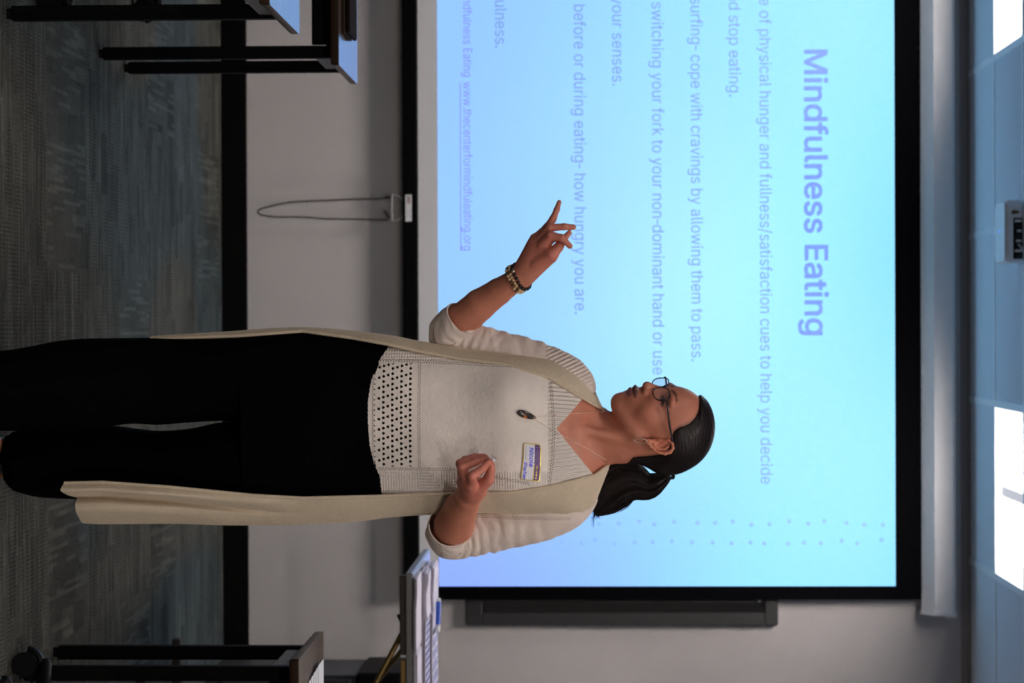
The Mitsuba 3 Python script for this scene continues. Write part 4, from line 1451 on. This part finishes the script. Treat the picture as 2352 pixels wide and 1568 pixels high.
# sections are level near the tie and stay mostly sideways
bi = np.where(bi[:, :1] < 0, -bi, bi)
mixw = np.linspace(0, 1, 70)[:, None]
bi = bi * .55 + np.array([1.0, 0, 0]) * .45
bi /= np.linalg.norm(bi, axis=1, keepdims=True)
rip = 1 + .035 * np.sin(aa * 17)[None] * np.linspace(.3, 1, 70)[:, None] + .03 * np.sin(aa * 7 + 1)[None]
pt = cs[:, None] + (np.cos(aa)[None] * hw2[:, None] * rip)[..., None] * bi[:, None] + (np.sin(aa)[None] * hd2[:, None] * rip)[..., None] * dy
pv = np.vstack([pt.reshape(-1, 3), cs[0], cs[-1]])
pf = grid_faces(70, na, True)
kk = np.arange(na)
pf = np.vstack([pf, np.c_[np.full(na, 70 * na), (kk + 1) % na, kk], np.c_[np.full(na, 70 * na + 1), 69 * na + kk, 69 * na + (kk + 1) % na]])
ptm = trimesh.Trimesh(pv, pf, process=False)
ptm.fix_normals()
strands = [ptm]
rs = np.random.default_rng(5)
for i in range(150):
    a0 = rs.uniform(0, 2 * np.pi)
    i0, i1 = rs.integers(0, 30), rs.integers(50, 70)
    idx = np.linspace(i0, i1, 14).astype(int)
    f = 1.0 + .05 * rs.uniform(-1, 1) + np.linspace(0, .09, 14) * rs.uniform(-.5, 1)
    a_ = a0 + np.linspace(0, .35, 14) * rs.uniform(-1, 1)
    q = cs[idx] + (np.cos(a_) * hw2[idx] * f)[:, None] * bi[idx] + (np.sin(a_) * hd2[idx] * f)[:, None] * dy
    tail = q[-1] + (q[-1] - q[-2]) * rs.uniform(.5, 2.2)
    q = np.vstack([q, tail])
    strands.append(tube(q, np.r_[np.full(12, .0009), .0007, .0004, .00015], 4))
for i in range(26):                                   # loose ends at the tip
    s0 = cs[rs.integers(56, 69)] + rs.normal(0, .006, 3)
    e0 = jt(1366 + rs.uniform(-6, 14), 1180 + rs.uniform(-8, 14), .08 + rs.uniform(-.01, .01))
    strands.append(tube(spline([s0, (s0 + e0) / 2 + rs.normal(0, .003, 3), e0], 8), np.linspace(.0009, .0002, 8), 4))
put(W + '__hair__pony_tail', cat(*strands), 'm_hair', 60)
mat('m_band', (0.004, 0.004, 0.004), 0.8)
fb_dir = (jt(1530, 1097, .054) - jt(1540, 1082, .046))
fb_dir /= np.linalg.norm(fb_dir)
e1 = np.cross(fb_dir, [0, 1, 0]); e1 /= np.linalg.norm(e1); e2 = np.cross(fb_dir, e1)
ringp = np.array([tie + .0125 * (math.cos(a) * e1 + math.sin(a) * e2) for a in np.linspace(0, 2 * np.pi, 28, endpoint=False)])
put(W + '__hair__hair_tie', tube(ringp, .0036 + .0008 * np.sin(np.arange(28) * 2.2), 8, closed=True), 'm_band', 60)


# ears: a = forward, b = up, c = outward
def ear_frame(sgn):
    o = np.array([-.0125, sgn * .0745, -.006])
    fa, up_ = np.array([.90, sgn * -.30, .16]), np.array([-.20, 0, .98])
    fa /= np.linalg.norm(fa)
    c = np.cross(fa, up_) * sgn * -1
    c = c / np.linalg.norm(c)
    if c[1] * sgn < 0:
        c = -c
    up_ = np.cross(c, fa) * (1 if np.cross(c, fa)[2] > 0 else -1)
    return o, np.stack([fa, up_, c])


def poly_tube_sdf(s, pts, r, k=.001):
    return d_chain(s, pts, [r] * len(pts) if np.isscalar(r) else r, k)


def ear_sdf(s):
    """s in ear coordinates"""
    rim = [np.array(v) for v in ((.008, .006, .001), (.014, .018, .006), (.008, .0285, .0085), (-.003, .0315, .010), (-.0125, .027, .011), (-.0175, .016, .0115), (-.0175, .003, .0105), (-.0135, -.010, .008), (-.007, -.019, .005), (.001, -.0255, .003))]
    d = poly_tube_sdf(s, rim, [.0026, .0031, .0033, .0035, .0036, .0035, .0033, .0032, .0036, .0040], .002)
    base = d_ell(s, (-.002, .003, -.001), (.0155, .0295, .0060))
    base = smax(base, -d_ell(s, (-.001, .004, .0075), (.0105, .0215, .0085)), .003)
    d = smin(d, base, .004)
    anti = [np.array(v) for v in ((-.0015, .021, .004), (-.0085, .014, .0062), (-.0100, .002, .0062), (-.0065, -.009, .0055), (-.001, -.0125, .005))]
    d = smin(d, poly_tube_sdf(s, anti, .0026), .003)
    d = smin(d, d_ell(s, (.0085, -.002, .0035), (.0035, .0055, .0042)), .003)
    d = smin(d, d_ell(s, (.002, -.0265, .002), (.0070, .0085, .0040)), .005)
    d = smax(d, -d_ell(s, (.002, -.001, .006), (.0062, .0085, .0075)), .002)
    return d


for sgn in (1, -1):
    o, M = ear_frame(sgn)
    m = sdf_mesh(ear_sdf, [-.026, -.042, -.012], [.022, .040, .022], .0009)
    V = np.array(m.vertices) @ M
    m = trimesh.Trimesh(hw_(V + o), m.faces, process=False)
    if m.volume < 0:
        m.invert()
    C = np.tile(np.array([.54, .19, .115]), (len(V), 1)) * (0.95 + .1 * meshkit.noise(V * 90))[:, None]
    put(W + '__ear', m, 'm_skin', True, color=C)
    if sgn == 1:
        EAR = lambda v, o=o, M=M: hw_(np.asarray(v, float) @ M + o)
mat('m_gold', (0.95, 0.84, 0.72), 0.30, metal=1.0)
hoop = EAR(np.array([[.002 + .0055 * math.sin(a) + .001, -.0445 + .0155 * math.cos(a), .008 + .004 * math.sin(a + .6)] for a in np.linspace(0, 2 * np.pi, 40, endpoint=False)]))
put(W + '__hoop_earring', tube(hoop, .0011, 8, closed=True), 'm_gold', 60)
for q in ((-.0025, -.0225, .0068), (-.0072, -.0175, .0085)):
    put(W + '__ear_stud', ball(EAR(q), .0019, 2), 'm_gold', 60)

# eyes
mat('m_eye', (0.40, 0.35, 0.33), 0.15)
mat('m_iris', (0.018, 0.011, 0.008), 0.1)
for sgn in (1, -1):
    c = np.array([.0672, sgn * .0305, .0003])
    put(W + '__eye', ball(hw_(c), .0117, 3), 'm_eye', True)
    put(W + '__eye__iris', ball(hw_(c + np.array([.0075, sgn * .001, -.0008])), .0060, 3), 'm_iris', True)

# glasses
mat('m_glasses', (0.006, 0.006, 0.012), 0.25)
scene['m_lens'] = {'type': 'thindielectric', 'int_ior': 1.5}
GL = W + '__glasses'
rims, lens_pts = [], {}
for sgn in (1, -1):
    cen = np.array([.0955 if sgn > 0 else .0895, sgn * .0350, -.0005])
    ax1 = np.array([-.09, sgn * .996, 0])                 # outward across the lens, wrapped a little
    ax2 = np.array([.06, 0, .998])
    a = np.linspace(0, 2 * np.pi, 64, endpoint=False)
    ex = np.sign(np.cos(a)) * np.abs(np.cos(a)) ** .75 * .0278
    ey = np.sign(np.sin(a)) * np.abs(np.sin(a)) ** .80 * .0185
    ey = ey * np.where(ey < 0, 1.02 - .10 * (ex / .0278), 1.0) + .0014 * ex / .0278
    pts = cen + ex[:, None] * ax1 + ey[:, None] * ax2
    lens_pts[sgn] = (cen, ax1, ax2, pts)
    put(GL + '__rim', tube(hw_(pts), .00135, 8, closed=True), 'm_glasses', 60)
    lm = trimesh.Trimesh(np.vstack([hw_(pts), hw_(cen)[None]]), [[i, (i + 1) % 64, 64] for i in range(64)], process=False)
    put(GL + '__lens', lm, 'm_lens')
    hinge = cen + .0288 * ax1 + .010 * ax2
    arm = spline([hinge, np.array([.086, sgn * .0690, .0115]), np.array([.070, sgn * .0735, .0135]), np.array([.03, sgn * .0785, .0185]), np.array([-.010, sgn * .0800, .0235]), np.array([-.024, sgn * .0790, .0150]), np.array([-.032, sgn * .0775, .002])], 40)
    put(GL + '__temple_arm', tube(hw_(arm), np.r_[.0026, np.full(30, .0021), np.full(9, .0018)], 8, up=(0, 0, 1), flat=.6), 'm_glasses', 60)
br = spline([np.array([.0978, .0080, .006]), np.array([.0990, 0, .0095]), np.array([.0925, -.0080, .006])], 12)
put(GL + '__bridge', tube(hw_(br), .0018, 8), 'm_glasses', 60)


# --- things lying on the blouse
def on_front(X, Y, off=.006, D=-.115):
    """the point of the blouse's front seen at picture position (X, Y)"""
    for _ in range(6):
        p = at(X, Y, PY + D)
        D = float(torso.front(p[0], p[2], off)) - PY
    return at(X, Y, PY + D)


mat('m_chain', (0.80, 0.66, 0.55), 0.45, metal=0.5)
NK = W + '__necklace'


def neck_pt(X, Y):
    """the point of the skin at picture position (X, Y), searched along the line of sight"""
    ds = np.linspace(-.16, .06, 120)
    P_ = np.array([at(X, Y, PY + d) for d in ds])
    s = skin_head(P_)
    i = int(np.argmax(s < .0015)) if (s < .0015).any() else 60
    return P_[i]


l1 = [neck_pt(1383, 945), neck_pt(1370, 946), neck_pt(1340, 948), neck_pt(1305, 950)]
l2 = [neck_pt(1392, 1056), neck_pt(1370, 1043), neck_pt(1345, 1028), neck_pt(1315, 1012)]
s1 = [on_front(1276, 952), on_front(1255, 955), on_front(1234, 957.5)]
s2 = [on_front(1287, 997), on_front(1262, 982), on_front(1233, 964.5)]
for st in (l1 + s1, l2 + s2):
    put(NK + '__chain', tube(spline(st, 60) + [0, -.0016, 0], .00055, 5), 'm_chain', 60)
mat('m_pendant', mikit.proc(lambda p, n, uv: mikit.mix((0.012, 0.005, 0.003), (0.42, 0.13, 0.02), ss(0.60, 0.75, n3(p.x * 130, p.y * 130, p.z * 90)))), 0.12, clearcoat=1.0)
pc = on_front(1210, 953, .010)
pa = (on_front(1233, 961, .010) - on_front(1187, 945, .010))
pa /= np.linalg.norm(pa)
pb = np.cross(pa, [0, 1, 0]); pb /= np.linalg.norm(pb)
ico = trimesh.creation.icosphere(subdivisions=4, radius=1)
w = np.array(ico.vertices)
wid = .0078 * (1 - .30 * w[:, 0])
ico.vertices = pc + (w[:, 0] * .0235)[:, None] * pa + (w[:, 1] * wid)[:, None] * pb + (w[:, 2] * .0042)[:, None] * np.array([0, 1, 0])
ico.fix_normals()
put(NK + '__pendant', ico, 'm_pendant', True)

# name badge: purple head, white field, gilt border, handwriting
BD = W + '__name_badge'
bc = {'ul': (1242, 1021), 'ur': (1239, 1106), 'll': (1203, 1017), 'lr': (1195, 1101)}     # as one reads it


def badge(u, v, off):
    """u along the writing 0..1, v up 0..1"""
    a = np.array(bc['ll']) * (1 - u) + np.array(bc['lr']) * u
    b = np.array(bc['ul']) * (1 - u) + np.array(bc['ur']) * u
    q = a * (1 - v) + b * v
    return on_front(q[0] + 1.8 * math.sin(3.1 * u), q[1], off)


def badge_patch(poly, off, n=3):
    """a shapely polygon in badge units (85 x 40) laid on the blouse"""
    m = prism(poly, 0, .4)
    m = m.subdivide_to_size(6.0)
    V = np.array(m.vertices)
    out = np.array([badge(x / 85, y / 40, off + z * .001) for x, y, z in V])
    mm = trimesh.Trimesh(out, m.faces, process=False)
    mm.fix_normals()
    return mm


def rr(x0, y0, x1, y1, r):
    return sg.box(x0 + r, y0 + r, x1 - r, y1 - r).buffer(r, quad_segs=5)


mat('m_badge_white', (0.62, 0.60, 0.66), 0.5)
mat('m_badge_purple', (0.055, 0.012, 0.14), 0.4)
mat('m_badge_gold', (0.80, 0.58, 0.12), 0.25, metal=1.0)
mat('m_ink_blue', (0.07, 0.06, 0.62), 0.6)
mat('m_ink_grey', (0.22, 0.19, 0.20), 0.6)
mat('m_badge_violet', (0.20, 0.10, 0.24), 0.5)
outer = rr(0, 0, 85, 40, 4)
put(BD, badge_patch(outer, .0075), 'm_badge_gold')
put(BD + '__white_field', badge_patch(rr(1.6, 1.6, 83.4, 27, 3), .0081), 'm_badge_white')
put(BD + '__purple_head', badge_patch(rr(1.6, 26, 83.4, 38.4, 3), .0083), 'm_badge_purple')
put(BD + '__gold_line', badge_patch(sg.box(46, 25.4, 83.4, 26.8), .0088), 'm_badge_gold')


def badge_text(text, x, y, h, w, rot=0.0, shear=0.0, bold=False):
    m = meshkit.text_mesh(text, h, .3, bold=bold)
    V = np.array(m.vertices)
    V[:, 0] = (V[:, 0] - V[:, 0].min()) * (w / np.ptp(V[:, 0])) + shear * V[:, 1]
    c, s_ = math.cos(rot), math.sin(rot)
    X, Y = x + V[:, 0] * c - V[:, 1] * s_, y + V[:, 0] * s_ + V[:, 1] * c
    out = np.array([badge(a / 85, b / 40, .0090 + z * .001) for a, b, z in zip(X, Y, V[:, 2])])
    mm = trimesh.Trimesh(out, m.faces, process=False)
    return mm


put(BD + '__greeting', badge_text('Hello', 6, 28.5, 8.5, 42), 'm_badge_violet')
put(BD + '__gold_print', badge_text('my name is', 50, 30, 5.0, 30, bold=True), 'm_badge_gold')
put(BD + '__handwriting', cat(badge_text('Nicole', 9, 14, 9.5, 44, .02, .15, True), badge_text('She/her', 43, 3.2, 7.0, 40, .03, .25, True)), 'm_ink_blue')
put(BD + '__small_print', badge_text('my pronouns are', 6, 5, 2.4, 32), 'm_ink_grey')

# bead bracelets on her right wrist: three strands
BR = W + '__bracelet'
ax_ = jt(1145, 670, -.025) - jt(1216, 632, -.068)
ax_ /= np.linalg.norm(ax_)
b1 = np.cross(ax_, [0, 1, 0]); b1 /= np.linalg.norm(b1); b2 = np.cross(ax_, b1)
mat('m_bead_black', (0.006, 0.005, 0.005), 0.25)
mat('m_bead_brown', (0.10, 0.045, 0.015), 0.3)
mat('m_bead_tan', (0.62, 0.45, 0.26), 0.35)
bt = {'k': 'm_bead_black', 'b': 'm_bead_brown', 't': 'm_bead_tan', 'g': 'm_gold'}
bead = trimesh.creation.icosphere(subdivisions=2, radius=1)
for si, (s, pat, rb) in enumerate(((-.004, 'kkkkkkkgkkkkkk', .0046), (.0050, 'tttbtttttbtt', .0036), (.0120, 'ttbtbbttbtkg', .0038))):
    cc = jt(1194, 636.5, -.0585) + ax_ * s
    R_ = .0290 + .0007 * si
    n = int(2 * np.pi * R_ / (rb * 1.95))
    strand = f'{BR}_{si:03d}' if si else BR
    for i in range(n):
        a = 2 * np.pi * (i + .5 * si) / n
        c = cc + R_ * (math.cos(a) * b1 * 1.06 + math.sin(a) * b2 * .94) + ax_ * .002 * math.sin(3 * a)
        m = bead.copy()
        m.vertices = c + np.array(bead.vertices) * rb
        put(strand + '__bead', m, bt[pat[i % len(pat)]], True)
# ring on her right hand
ra, rb_ = jt(1246, 538, -.078), jt(1262, 523, -.095)
dv = (rb_ - ra) / np.linalg.norm(rb_ - ra)
u1 = np.cross(dv, [0, 1, 0]); u1 /= np.linalg.norm(u1); u2 = np.cross(dv, u1)
rc = ra * .55 + rb_ * .45
put(W + '__ring', tube(np.array([rc + .0104 * (math.cos(a) * u1 + math.sin(a) * u2) for a in np.linspace(0, 2 * np.pi, 32, endpoint=False)]), .0012, 6, closed=True), 'm_gold', 60)

# the foil wrapper that she holds
mat('m_foil', (0.75, 0.75, 0.80), 0.25, metal=1.0)
fp = [jt(1121, 1056, -.240), jt(1128, 1042, -.238), jt(1137, 1048, -.236), jt(1142, 1056, -.242), jt(1133, 1061, -.246), jt(1130, 1052, -.252), jt(1131, 1052, -.228)]
fm = trimesh.convex.convex_hull(np.array(fp))
k = put('foil_wrapper', fm, 'm_foil')
tag(k, 'small crumpled silver foil wrapper pinched between the woman\'s left finger and thumb', 'wrapper')
